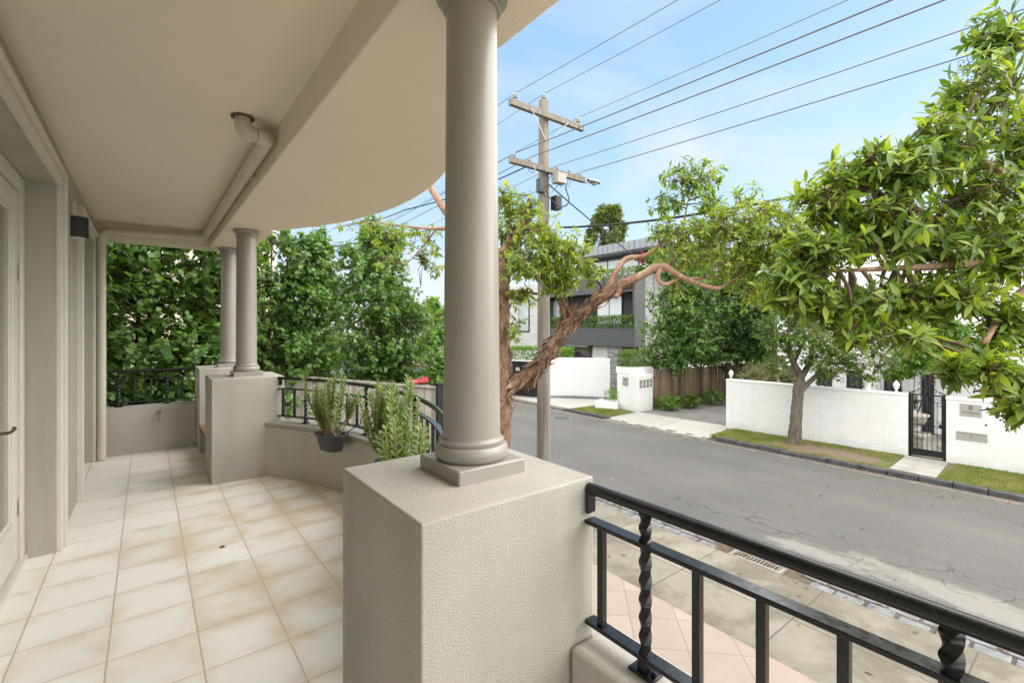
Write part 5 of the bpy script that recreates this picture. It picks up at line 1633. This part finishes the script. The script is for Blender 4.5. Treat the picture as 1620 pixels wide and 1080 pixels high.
# brush box in front of the pole, with the long bare limb over the road
D2 = 8.0
tb = at(783, 790, D2); tb.z = 0.12
paths = [
    [PP(780, 815, D2, 0.34), PP(783, 720, D2, 0.255), PP(786, 640, D2, 0.265), PP(785, 560, D2, 0.25), PP(784, 480, D2, 0.235), PP(788, 440, D2, 0.20), PP(800, 400, D2, 0.12), PP(830, 350, D2 - 0.1, 0.06), PP(838, 310, D2, 0.02)],
    [PP(785, 636, D2, 0.121), PP(806, 612, D2 - 0.05, 0.131), PP(835, 594, D2 - 0.1, 0.124), PP(862, 566, D2 - 0.15, 0.115), PP(886, 530, D2 - 0.2, 0.103), PP(915, 500, D2 - 0.3, 0.100), PP(950, 472, D2 - 0.4, 0.076), PP(985, 450, D2 - 0.5, 0.064)],
    [PP(1046, 422, D2 - 0.7, 0.042), PP(1041, 440, D2 - 0.72, 0.035), PP(1052, 450, D2 - 0.74, 0.032), PP(1075, 442, D2 - 0.75, 0.025), PP(1110, 440, D2 - 0.75, 0.022), PP(1160, 434, D2 - 0.7, 0.010)],
    [PP(915, 502, D2 - 0.3, 0.077), PP(938, 474, D2 - 0.35, 0.067), PP(962, 452, D2 - 0.3, 0.052), PP(978, 424, D2 - 0.25, 0.044), PP(992, 409, D2 - 0.2, 0.044), PP(1018, 405, D2 - 0.15, 0.035), PP(1036, 394, D2 - 0.1, 0.032), PP(1052, 378, D2, 0.028), PP(1078, 360, D2, 0.020), PP(1086, 330, D2, 0.013), PP(1094, 290, D2, 0.006)],
    [PP(895, 520, D2 - 0.2, 0.071), PP(893, 490, D2 - 0.25, 0.060), PP(888, 468, D2 - 0.3, 0.046), PP(868, 452, D2 - 0.3, 0.028), PP(850, 430, D2 - 0.3, 0.014)],
    [PP(984, 451, D2 - 0.5, 0.049), PP(980, 462, D2 - 0.58, 0.042), PP(974, 470, D2 - 0.66, 0.035)],
    [PP(786, 450, D2, 0.17), PP(755, 395, D2 + 0.1, 0.10), PP(722, 356, D2 + 0.2, 0.075), PP(703, 332, D2 + 0.3, 0.062), PP(684, 302, D2 + 0.4, 0.055), PP(650, 255, D2 + 0.6, 0.035), PP(600, 215, D2 + 0.8, 0.02)],
    [PP(725, 358, D2 + 0.2, 0.05), PP(690, 362, D2 + 0.5, 0.028), PP(640, 358, D2 + 0.8, 0.02), PP(585, 352, D2 + 1.0, 0.014), PP(525, 362, D2 + 1.2, 0.006)],
    [PP(690, 362, D2 + 0.5, 0.02), PP(665, 395, D2 + 0.6, 0.014), PP(640, 420, D2 + 0.6, 0.006)],
    [PP(790, 470, D2, 0.10), PP(815, 462, D2 - 0.2, 0.04), PP(850, 465, D2 - 0.3, 0.02)],
    [PP(1052, 380, D2, 0.03), PP(1100, 395, D2 - 0.4, 0.022), PP(1160, 380, D2 - 0.8, 0.018), PP(1220, 370, D2 - 1.2, 0.008)],
    [PP(950, 472, D2 - 0.4, 0.088), PP(985, 450, D2 - 0.5, 0.074), PP(1018, 434, D2 - 0.6, 0.062), PP(1046, 421, D2 - 0.7, 0.060), PP(1075, 436, D2 - 0.8, 0.043), PP(1105, 449, D2 - 0.85, 0.037), PP(1135, 456, D2 - 0.9, 0.032), PP(1152, 448, D2 - 0.95, 0.021), PP(1190, 425, D2 - 1.0, 0.011)],
]
k2 = dict(per_tip=8, L=0.13, W=0.042, kind='lance', style='whorl', run=0.09, up=0.25, droop=0.35, shell=2.2, twig_r=0.003, hub_r=0.010, curve=-0.15, spread=(40, 85), hubs=10)
left_b = [BL(828, 335, D2, 38.88, 38.88, 73), BL(805, 385, D2, 28.08, 54, 73), BL(860, 385, D2 - 0.3, 54, 45.36, 127), BL(905, 405, D2 - 0.4, 45.36, 36.72, 89), BL(845, 425, D2 - 0.4, 51.84, 36.72, 102), BL(890, 445, D2 - 0.4, 32.4, 25.92, 38), BL(935, 430, D2 - 0.4, 23.76, 23.76, 22), BL(825, 470, D2 - 0.3, 25.92, 19.44, 22), BL(812, 520, D2 - 0.3, 19.44, 28.08, 13), BL(800, 320, D2, 19.44, 32.4, 28)]
sparse = [BL(640, 372, D2 + 0.7, 60, 28, 34), BL(575, 355, D2 + 1.0, 45, 12, 14), BL(680, 385, D2 + 0.4, 24, 40, 18), BL(620, 410, D2 + 0.7, 40, 22, 12), BL(690, 425, D2 + 0.2, 14, 18, 10)]
right_b = [BL(1140, 340, D2 - 0.6, 40, 22, 31), BL(1200, 340, D2 - 0.9, 40, 24, 31), BL(1255, 350, D2 - 1.2, 40, 40, 37), BL(1210, 410, D2 - 1.1, 50, 40, 43), BL(1105, 370, D2 - 0.5, 59.8, 29.9, 99), BL(1165, 365, D2 - 0.8, 59.8, 39.1, 119), BL(1225, 375, D2 - 1.2, 55.2, 50.6, 119), BL(1090, 405, D2 - 0.6, 52.9, 23, 66), BL(1170, 415, D2 - 0.9, 64.4, 34.5, 119), BL(1230, 440, D2 - 1.2, 46, 34.5, 71), BL(1200, 455, D2 - 1.0, 46, 34.5, 59), BL(1180, 312, D2 - 0.6, 25.3, 18.4, 23), BL(1215, 320, D2 - 0.9, 18.4, 27.6, 19), BL(1052, 365, D2 - 0.2, 27.6, 25.3, 35), BL(1072, 462, D2 - 0.7, 24, 18, 13)]
top_b = [BL(1092, 285, D2, 48, 34, 99), BL(1055, 320, D2, 26, 22, 33), BL(1125, 322, D2 - 0.2, 28, 18, 27)]
tree('brush_box_tree', tb, 'brush box tree with a long bare reddish limb crossing in front of the power pole', 'tree', 'trees', paths,
     [(left_b, m_leaf_lime, k2), (sparse, m_leaf_lime, dict(k2, L=0.12, per_tip=6, droop=0.6)), (right_b, m_leaf_lime, dict(k2, L=0.115, W=0.036, ltvar=(0.4, 1.2), droop=0.25)), (top_b, m_leaf_box, dict(k2, L=0.12, droop=0.5))], m_bark_red, 33, 16, 0.11, smooth_from=(2, 3, 6, 7, 8, 10, 11))

# small street tree on the far verge
sb = at(1258, 697, 14.3); sb.z = 0.1
d = 14.3
paths = [[PP(1256, 702, d, 0.21), PP(1258, 680, d, 0.175), PP(1261, 640, d, 0.155), PP(1264, 612, d, 0.15), PP(1266, 596, d, 0.11), PP(1254, 570, d, 0.085), PP(1246, 540, d, 0.07), PP(1250, 505, d, 0.05), PP(1242, 465, d, 0.02)],
         [PP(1265, 600, d, 0.10), PP(1280, 575, d - 0.1, 0.075), PP(1286, 545, d - 0.1, 0.055), PP(1300, 500, d, 0.025)],
         [PP(1264, 620, d, 0.10), PP(1285, 600, d - 0.1, 0.07), PP(1308, 578, d - 0.2, 0.06), PP(1322, 545, d - 0.2, 0.045), PP(1350, 520, d - 0.3, 0.02)],
         [PP(1256, 572, d, 0.07), PP(1268, 545, d + 0.2, 0.05), PP(1275, 510, d + 0.3, 0.03)]]
ks = dict(per_tip=9, L=0.105, W=0.045, kind='lance', style='alt', run=0.22, up=0.1, droop=0.3, shell=2.2, twig_r=0.003, hub_r=0.014, curve=-0.1, spread=(35, 80), hubs=12)
tree('street_tree', sb, 'small street tree with forked grey trunk on the verge before the white wall', 'tree', 'trees', paths,
     [([BL(1238, 475, d, 36, 44, 171), BL(1285, 470, d, 46, 46, 209), BL(1345, 490, d, 50, 46, 228), BL(1310, 540, d - 0.2, 42, 24, 114), BL(1380, 545, d - 0.3, 44, 28, 114), BL(1240, 545, d, 24, 22, 49), BL(1350, 580, d - 0.3, 30, 16, 49), BL(1400, 575, d - 0.3, 22, 22, 41), BL(1210, 450, d, 26, 30, 76), BL(1400, 510, d - 0.2, 44, 34, 120), BL(1310, 590, d - 0.4, 26, 16, 50), BL(1370, 600, d - 0.5, 22, 14, 36), BL(1262, 510, d, 30, 30, 70), BL(1230, 575, d - 0.3, 26, 20, 60), BL(1295, 570, d - 0.5, 34, 22, 80), BL(1335, 560, d - 0.5, 34, 22, 80), BL(1250, 540, d - 0.4, 36, 24, 80), BL(1215, 520, d - 0.2, 28, 34, 80), BL(1280, 530, d - 0.5, 40, 30, 90)], m_leaf_hedge, ks)], m_bark_grey, 41, 12, 0.06)


def pear(x, y, top, low, rx, label, n, leafL, mat, group, seed, lean=0.0, cat='tree', name='pear_tree', bark_=None, kind='oval', z0=0.05, trunks=2, narrow=0.38, stem=None, ry=None):
    rg = random.Random(seed)
    paths = []
    for k in range(trunks):
        dx, dy = rg.uniform(-0.12, 0.12), rg.uniform(-0.12, 0.12)
        H = top - low
        paths.append([(x + dx, y + dy, z0, 0.055), (x + dx * 1.5, y + dy * 1.4, low * 0.7, 0.045), (x + dx * 2.5 + lean * 0.4, y + dy * 2, low + H * 0.35, 0.034), (x + dx * 3 + lean, y + dy * 2.5, low + H * 0.9, 0.010)])
    for k in range(7):
        u = rg.uniform(0.0, 0.7); zz = low + (top - low) * u; a = rg.uniform(0, 2 * PI)
        rr = rx * (1 - narrow * u) * 0.8
        paths.append([(x, y, zz - 0.3, 0.022), (x + rr * 0.5 * math.cos(a), y + rr * 0.5 * math.sin(a), zz + 0.15, 0.015), (x + rr * math.cos(a), y + rr * math.sin(a), zz + 0.7, 0.006)])
    blobs = []
    m = 9
    for k in range(m):
        u = (k + 0.5) / m
        zz = low + (top - low) * u
        w_ = rx * (1 - narrow * max(0, u - 0.45) / 0.55) * (0.72 if k == 0 else 1.0)
        for j in range(2):
            a = rg.uniform(0, 2 * PI); o = rg.uniform(0.15, 0.45) * w_
            blobs.append((x + lean * u + o * math.cos(a), y + o * math.sin(a), zz + rg.uniform(-0.1, 0.1), w_ * rg.uniform(0.72, 0.95), w_ * rg.uniform(0.72, 0.95), (top - low) / m * rg.uniform(0.9, 1.3), int(n / m / 2 * (1.2 - 0.55 * u))))
    for k in range(6):   # long leading shoots that break the outline
        a = rg.uniform(0, 2 * PI); o = rg.uniform(0.1, 0.75) * rx
        blobs.append((x + lean + o * math.cos(a), y + o * math.sin(a), top + rg.uniform(-0.5, 0.25), 0.16, 0.16, rg.uniform(0.3, 0.55), max(6, n // 90)))
    kw = dict(per_tip=9, L=leafL, W=leafL * 0.74, kind=kind, style='alt', run=0.30, up=0.55, droop=0.35, shell=2.0, twig_r=0.0025, hub_r=0.008, curve=-0.12, spread=(35, 80), hubs=14, fold=0.15)
    return tree(name, (x, y, z0), label, cat, group, paths, [(blobs, mat, kw)], bark_ or m_bark_dark, seed, 7, 0.05, m_bark_dark)


PG = 'pear trees screening the left boundary'
pear(-1.25, 8.9, 6.3, 1.5, 1.15, 'leafy pear tree at the far left, right beside the drainpipe', 1700, 0.11, m_leaf_pear, PG, 51)
pear(-0.25, 9.2, 6.4, 1.5, 1.05, 'leafy pear tree behind the straight end railing', 1900, 0.11, m_leaf_pear, PG, 52)
pear(0.75, 9.1, 6.2, 1.5, 1.0, 'leafy pear tree directly behind the two far columns', 1600, 0.11, m_leaf_pear, PG, 53)
pear(1.62, 10.3, 5.7, 1.3, 0.95, 'slim pear tree just right of the far columns, before the cream building', 800, 0.105, m_leaf_pear, PG, 54)
pear(2.62, 10.45, 5.55, 1.95, 1.4, 'pear tree with pale twin trunks rising behind the grey fence', 2000, 0.105, m_leaf_pear, PG, 55, bark_=m_bark_grey, narrow=0.62)
pear(4.4, 10.7, 5.9, 2.35, 1.6, 'many stemmed pear tree at the street end, in front of the red cars', 2300, 0.10, m_leaf_pear, PG, 56, trunks=4, narrow=0.5)


def shrub(name, blobs, label, cat, mat, seed, L, W, kind='oval', per=9, group=None, base=None, run=0.10, up=0.5, droop=0.1):
    global rng
    rng = np.random.default_rng(seed)
    b0 = blobs[0]
    base = base or (b0[0], b0[1], b0[2] - b0[5])
    t = thing(name, base, label, cat, group)
    st = MB(); paths = [[(base[0], base[1], base[2] - 0.03, 0.02), (base[0], base[1], base[2] + 0.15, 0.015)]]
    for b in blobs: paths.append([(base[0], base[1], base[2] + 0.02, 0.015), ((base[0] + b[0]) / 2, (base[1] + b[1]) / 2, (base[2] + b[2]) / 2 + 0.05, 0.012), (b[0], b[1], b[2], 0.008)])
    sk = limbs(st, paths, 5, 4, 0.05, seed)
    ss, _, _ = crown(blobs, sk, st, per, L, W, kind, 'alt', run, up, droop, twig_r=0.002, hub_r=0.006, shell=3.0, hubs=12)
    st.build('stems', m_bark_dark, t, smooth=True, angle=80)
    build_leaves('foliage', mat, ss, t)
    return t


shrub('camellia_shrub', [(-0.55, 8.35, 2.3, 0.6, 0.35, 0.75, 190), (0.2, 8.3, 2.3, 0.6, 0.35, 0.75, 190), (-0.2, 8.35, 1.5, 1.0, 0.4, 0.7, 120)], 'dark glossy camellia shrub pressed against the straight end railing', 'shrub', m_leaf_dark, 61, 0.075, 0.038, 'lance', base=(-0.2, 8.4, 0.1))
shrub('camellia_shrub', [(0.95, 8.45, 2.4, 0.5, 0.35, 0.8, 150), (0.8, 8.4, 1.5, 0.6, 0.4, 0.7, 60)], 'dark camellia shrub half hidden behind the two far columns', 'shrub', m_leaf_dark, 62, 0.075, 0.038, 'lance', base=(0.9, 8.5, 0.1))
shrub('garden_shrub', [(1.75, 9.0, 2.2, 0.42, 0.35, 0.62, 120), (1.5, 9.0, 1.6, 0.5, 0.3, 0.6, 60)], 'loose green shrub between the corner pillar and the grey fence', 'shrub', m_leaf_pear, 63, 0.08, 0.045, 'oval', base=(1.7, 9.1, 0.1))

# evergreen trees by the driveway
EG = 'dense evergreen trees along the driveway fence'
for k, (x, y, tp2, r2, lab) in enumerate(((18.75, 12.15, 6.9, 1.75, 'dense dark evergreen tree next to the letterbox block'), (20.6, 11.95, 7.2, 1.85, 'tall dense evergreen, second along the driveway fence from the letterbox block'), (22.5, 11.7, 7.2, 1.8, 'dense evergreen, third along the driveway fence'), (24.4, 11.3, 7.0, 1.9, 'dense evergreen deepest in the driveway, before the white house'))):
    pear(x, y, tp2, 2.05, r2, lab, 2000, 0.14, (m_leaf_pear, m_leaf_pear, m_leaf_dark, m_leaf_pear)[k], EG, 70 + k, name='evergreen_tree', kind='dot', narrow=0.5, trunks=1)
for k, (px, py, d, r, lab) in enumerate(((1060, 636, 20.0, 22, 'bright yellow green shrub at the foot of the letterbox block'), (1092, 633, 20.6, 18, 'low green shrub midway along the driveway bed'), (1128, 627, 21.6, 24, 'low dark green shrub at the far end of the driveway bed'))):
    b = BL(px, py, d, r, 11, 110, 0.9)
    shrub('driveway_shrub', [b], lab, 'shrub', [m_leaf_vine, m_leaf_hedge, m_leaf_pear][k], 80 + k, 0.12, 0.07, 'dot', group='shrubs in the driveway bed', base=(b[0], b[1], 0.1))


def box_hedge(name, x0, x1, y0, y1, z0, z1, rot, origin, label, cat, mat, n, L, seed, group=None):
    """clipped hedge: leaves through a box volume, thickest at its faces"""
    global rng
    rng = np.random.default_rng(seed)
    t = thing(name, origin, label, cat, group)
    s = np.array([x1 - x0, y1 - y0, z1 - z0]); lo = np.array([x0, y0, z0])
    u = rng.random((n, 3))
    ax = rng.integers(0, 3, n); sd_ = rng.integers(0, 2, n)
    depth = rng.random(n) ** 2 * 0.35
    for i in range(3):
        m = ax == i
        u[m, i] = np.where(sd_[m] == 1, 1 - depth[m] * min(1, 0.25 / max(0.05, s[i])), depth[m] * min(1, 0.25 / max(0.05, s[i])))
    P = lo + u * s + 0.03 * np.sin(u * 40) + rng.normal(size=(n, 3)) * 0.02
    ca, sa = math.cos(rot), math.sin(rot)
    Q = P.copy(); Q[:, 0] = P[:, 0] * ca - P[:, 1] * sa + origin[0]; Q[:, 1] = P[:, 0] * sa + P[:, 1] * ca + origin[1]; Q[:, 2] = P[:, 2] + origin[2]
    D = randdir(n) + np.array([0, 0, 0.4])
    build_leaves('foliage', mat, [leaf_mesh(Q, D, randdir(n) + UP, L * rng.uniform(0.7, 1.2, n), L * 0.6, 'dot', -0.05, 0.2)], t)
    st = MB()
    for k in range(1):
        xx = lo[0] + s[0] * rng.random(); yy = lo[1] + s[1] * rng.random()
        a = (xx * ca - yy * sa + origin[0], xx * sa + yy * ca + origin[1])
        st.tube([(a[0], a[1], origin[2] + z0 - 0.05), (a[0], a[1], origin[2] + z1 - 0.1)], 0.015, 5)
    st.build('stems', m_bark_dark, t)
    return t


hp = at(980, 578, 20.9)
box_hedge('clipped_hedge', 0, 1.5, 0, 0.85, 0, 0.66, R(-4), (16.25, 12.68, 1.935), 'clipped square hedge on top of the letterbox block', 'hedge', m_leaf_hedge, 3200, 0.075, 91)
p = at(966, 634, 20.6)
box_hedge('clipped_hedge', -0.3, 0.42, -0.25, 0.4, 0, 0.52, 0, (p.x + 0.35, p.y + 0.05, 0.28), 'little clipped box bush in the white garden bed', 'hedge', m_leaf_pear, 1100, 0.06, 92)
p = at(800, 570, 26.5); p2 = at(900, 570, 24.5)
rot = math.atan2(p2.y - p.y, p2.x - p.x)
box_hedge('screen_hedge', 0, (Vector((p2.x, p2.y)) - Vector((p.x, p.y))).length, -0.5, 0.5, 0, 2.5, rot, (p.x, p.y, 0.0), 'bright green hedge behind the black screen fence and white gate', 'hedge', m_leaf_vine, 9000, 0.13, 93)
bg_ = 'trailing greenery on the modern house balconies'
box_hedge('balcony_plants', 0, 0.55, 0, Y1 - Y0 - 0.1, 0, 0.62, 0, (MX - 0.12, Y0 + 0.05, 3.66), 'trailing green plants along the lower balcony of the modern house', 'plants', m_leaf_hedge, 5200, 0.12, 94, bg_)
box_hedge('balcony_plants', 0, 0.8, 0, Y1 - Y0 + 1.0, 0, 0.55, 0, (MX + 0.25, Y0 - 0.1, 6.60), 'trailing green plants on the upper balcony of the modern house', 'plants', m_leaf_hedge, 5200, 0.12, 95, bg_)
b = BL(1018, 408, 28, 14, 9, 60)
shrub('flowering_plant', [b], 'reddish pink flowering shrub on the upper balcony of the modern house', 'shrub', m_flower, 96, 0.14, 0.09, 'dot')
b = BL(1212, 592, 17.4, 44, 17, 420, 0.9); b2 = BL(1190, 596, 17.2, 26, 13, 160, 0.9); b3 = BL(1243, 597, 17.2, 26, 13, 160, 0.9)
shrub('mounded_shrub', [b, b2, b3], 'rounded grey green shrub rising over the white wall beside the driveway', 'shrub', m_leaf_grey, 97, 0.07, 0.025, 'dot', per=12, base=(b[0], b[1], 0.1))
vb = [BL(1450, 566, 15.0, 42, 22, 170), BL(1492, 552, 14.7, 36, 28, 170), BL(1420, 585, 15.3, 24, 13, 70), BL(1500, 520, 14.6, 42, 18, 130)]
shrub('climbing_vine', vb, 'bright green climbing vine over the entrance behind the iron gate', 'vine', m_leaf_vine, 98, 0.16, 0.07, 'lance', per=9, base=(20.0, y_on_x(1440, 20.0), 0.1), run=0.25, droop=0.4)
b = BL(1405, 607, 12.4, 12, 6, 40)
# cypress and background trees
cp = at(965, 480, 48)
cb_ = []
rg = random.Random(77)
for k in range(30):
    u = rg.random() ** 1.2
    wpx = 10 + 36 * u ** 0.8
    cb_.append(BL(962 + rg.uniform(-wpx, wpx), 332 + 90 * u, 48 + rg.uniform(-1, 1), 11, 13, 34))
tree('cypress_tree', (cp.x, cp.y, 0), 'tall dark conifer rising behind the modern house roof', 'tree', 'trees', [[(cp.x, cp.y, 0, 0.4), (cp.x, cp.y, 8, 0.25), (cp.x, cp.y, 15, 0.05)]],
     [(cb_, m_leaf_cyp, dict(per_tip=9, L=0.55, W=0.28, kind='dot', style='alt', run=0.6, up=0.8, droop=0.0, shell=2.5, twig_r=0.02, hub_r=0.05, hubs=20))], m_bark_dark, 101)
bgk = dict(per_tip=9, L=0.30, W=0.2, kind='dot', style='alt', run=0.5, up=0.4, droop=0.2, shell=2.2, twig_r=0.012, hub_r=0.04, hubs=20)


def bg_tree(px, d, top, low, rpx, label, mat, seed, n=420):
    p = at(px, 500, d); s = d / FPX; r_ = rpx * s
    rg = random.Random(seed); bl = []
    for k in range(9):
        u = (k + 0.5) / 9; a = rg.uniform(0, 2 * PI)
        q = r_ * (1 - 0.55 * abs(2 * u - 0.8))
        bl.append((p.x + 0.35 * q * math.cos(a), p.y + 0.35 * q * math.sin(a), low + (top - low) * u, q * 0.75, q * 0.75, (top - low) / 7, n // 9))
    tree('leafy_tree', (p.x, p.y, 0), label, 'tree', 'trees', [[(p.x, p.y, 0, 0.2), (p.x + 0.1, p.y, low, 0.16), (p.x, p.y, top * 0.85, 0.03)]], [(bl, mat, bgk)], m_bark_dark, seed)


bg_tree(690, 24, 5.0, 0.8, 46, 'yellow green tree beyond the red cars, just left of the near column', m_leaf_vine, 111)
bg_tree(610, 40, 9.0, 1.5, 60, 'broad distant tree behind the pear tree at the street end', m_leaf_hedge, 112)
bg_tree(520, 36, 8.0, 1.0, 70, 'distant tree filling the gap between the two fence pear trees', m_leaf_hedge, 113)
bg_tree(1130, 42, 9.5, 1.0, 50, 'distant tree behind the driveway evergreens', m_leaf_pear, 114)
bg_tree(1205, 36, 8.0, 1.0, 40, 'distant tree against the left side of the white house', m_leaf_hedge, 115)
bg_tree(790, 60, 8.5, 1.0, 70, 'distant street tree almost hidden by the near column', m_leaf_hedge, 116)
p = at(697, 585, 26)
box_hedge('low_hedge', -1.5, 2.5, -0.4, 0.4, 0, 1.2, R(60), (p.x, p.y, 0.05), 'bright low hedge on the verge right of the red car', 'hedge', m_leaf_vine, 3500, 0.13, 117)

# grass blades, fallen leaves
rng = np.random.default_rng(5)
n = 60000
Yv = rng.uniform(-1.5, 8.2, n); Xmax = 16.15 + (8.5 - Yv) * 0.0634 - 0.02
Xv = 14.50 + (Xmax - 14.50) * rng.random(n) ** np.where(rng.random(n) < 0.15, 2.5, 1.0)
bare = 1.25 * np.exp(-(((Xv - 15.25) / 0.75) ** 2 + ((Yv - 5.1) / 1.5) ** 2)) + 0.3 * (np.sin(Xv * 5.3 + Yv * 2.1) * np.sin(Yv * 3.7 - Xv * 1.3) > 0.25) + 0.55 * np.exp(-(((Xv - 15.0) / 0.5) ** 2 + ((Yv - 3.9) / 0.5) ** 2))
ok = (rng.random(n) > bare * 1.05 - 0.1) & ~((Yv > 2.58) & (Yv < 3.6))
Xi = rng.uniform(14.56, 16.1, 14000); Yi = rng.uniform(12.55, 14.5, 14000)
Xg = np.concatenate([Xv[ok], Xi]); Yg = np.concatenate([Yv[ok], Yi])
P = np.stack([Xg, Yg, np.full(len(Xg), 0.098)], 1)
D = UP + rng.normal(size=P.shape) * 0.45; D[:, 2] = np.abs(D[:, 2])
o = build_leaves('grass', m_grass, [leaf_mesh(P, D, randdir(len(P)), rng.uniform(0.03, 0.065, len(P)), np.full(len(P), 0.010), 'dot', -0.3, 0.1)])
tag(o, 'short patchy grass growing on the far verge', 'grass', kind='stuff')
n = 420
Xl = np.concatenate([rng.uniform(7.3, 7.75, 150), 7.3 + rng.random(110) ** 2 * 7, 14.3 - rng.random(100) ** 2 * 2, rng.uniform(5.4, 7.2, 60)])
Yl = rng.uniform(-1, 13, n)
zl = np.where(Xl < 7.24, 0.062, np.where(Xl < 7.72, 0.045, 0.012))
P = np.stack([Xl, Yl, zl], 1); D = randdir(n); D[:, 2] *= 0.15
o = build_leaves('fallen_leaves', m_litter, [leaf_mesh(P, D, UP + rng.normal(size=(n, 3)) * 0.3, rng.uniform(0.05, 0.11, n), np.full(n, 0.032), 'lance', 0.15, 0.4)])
tag(o, 'scattered brown fallen leaves along the gutter and road', 'fallen leaves', kind='stuff')
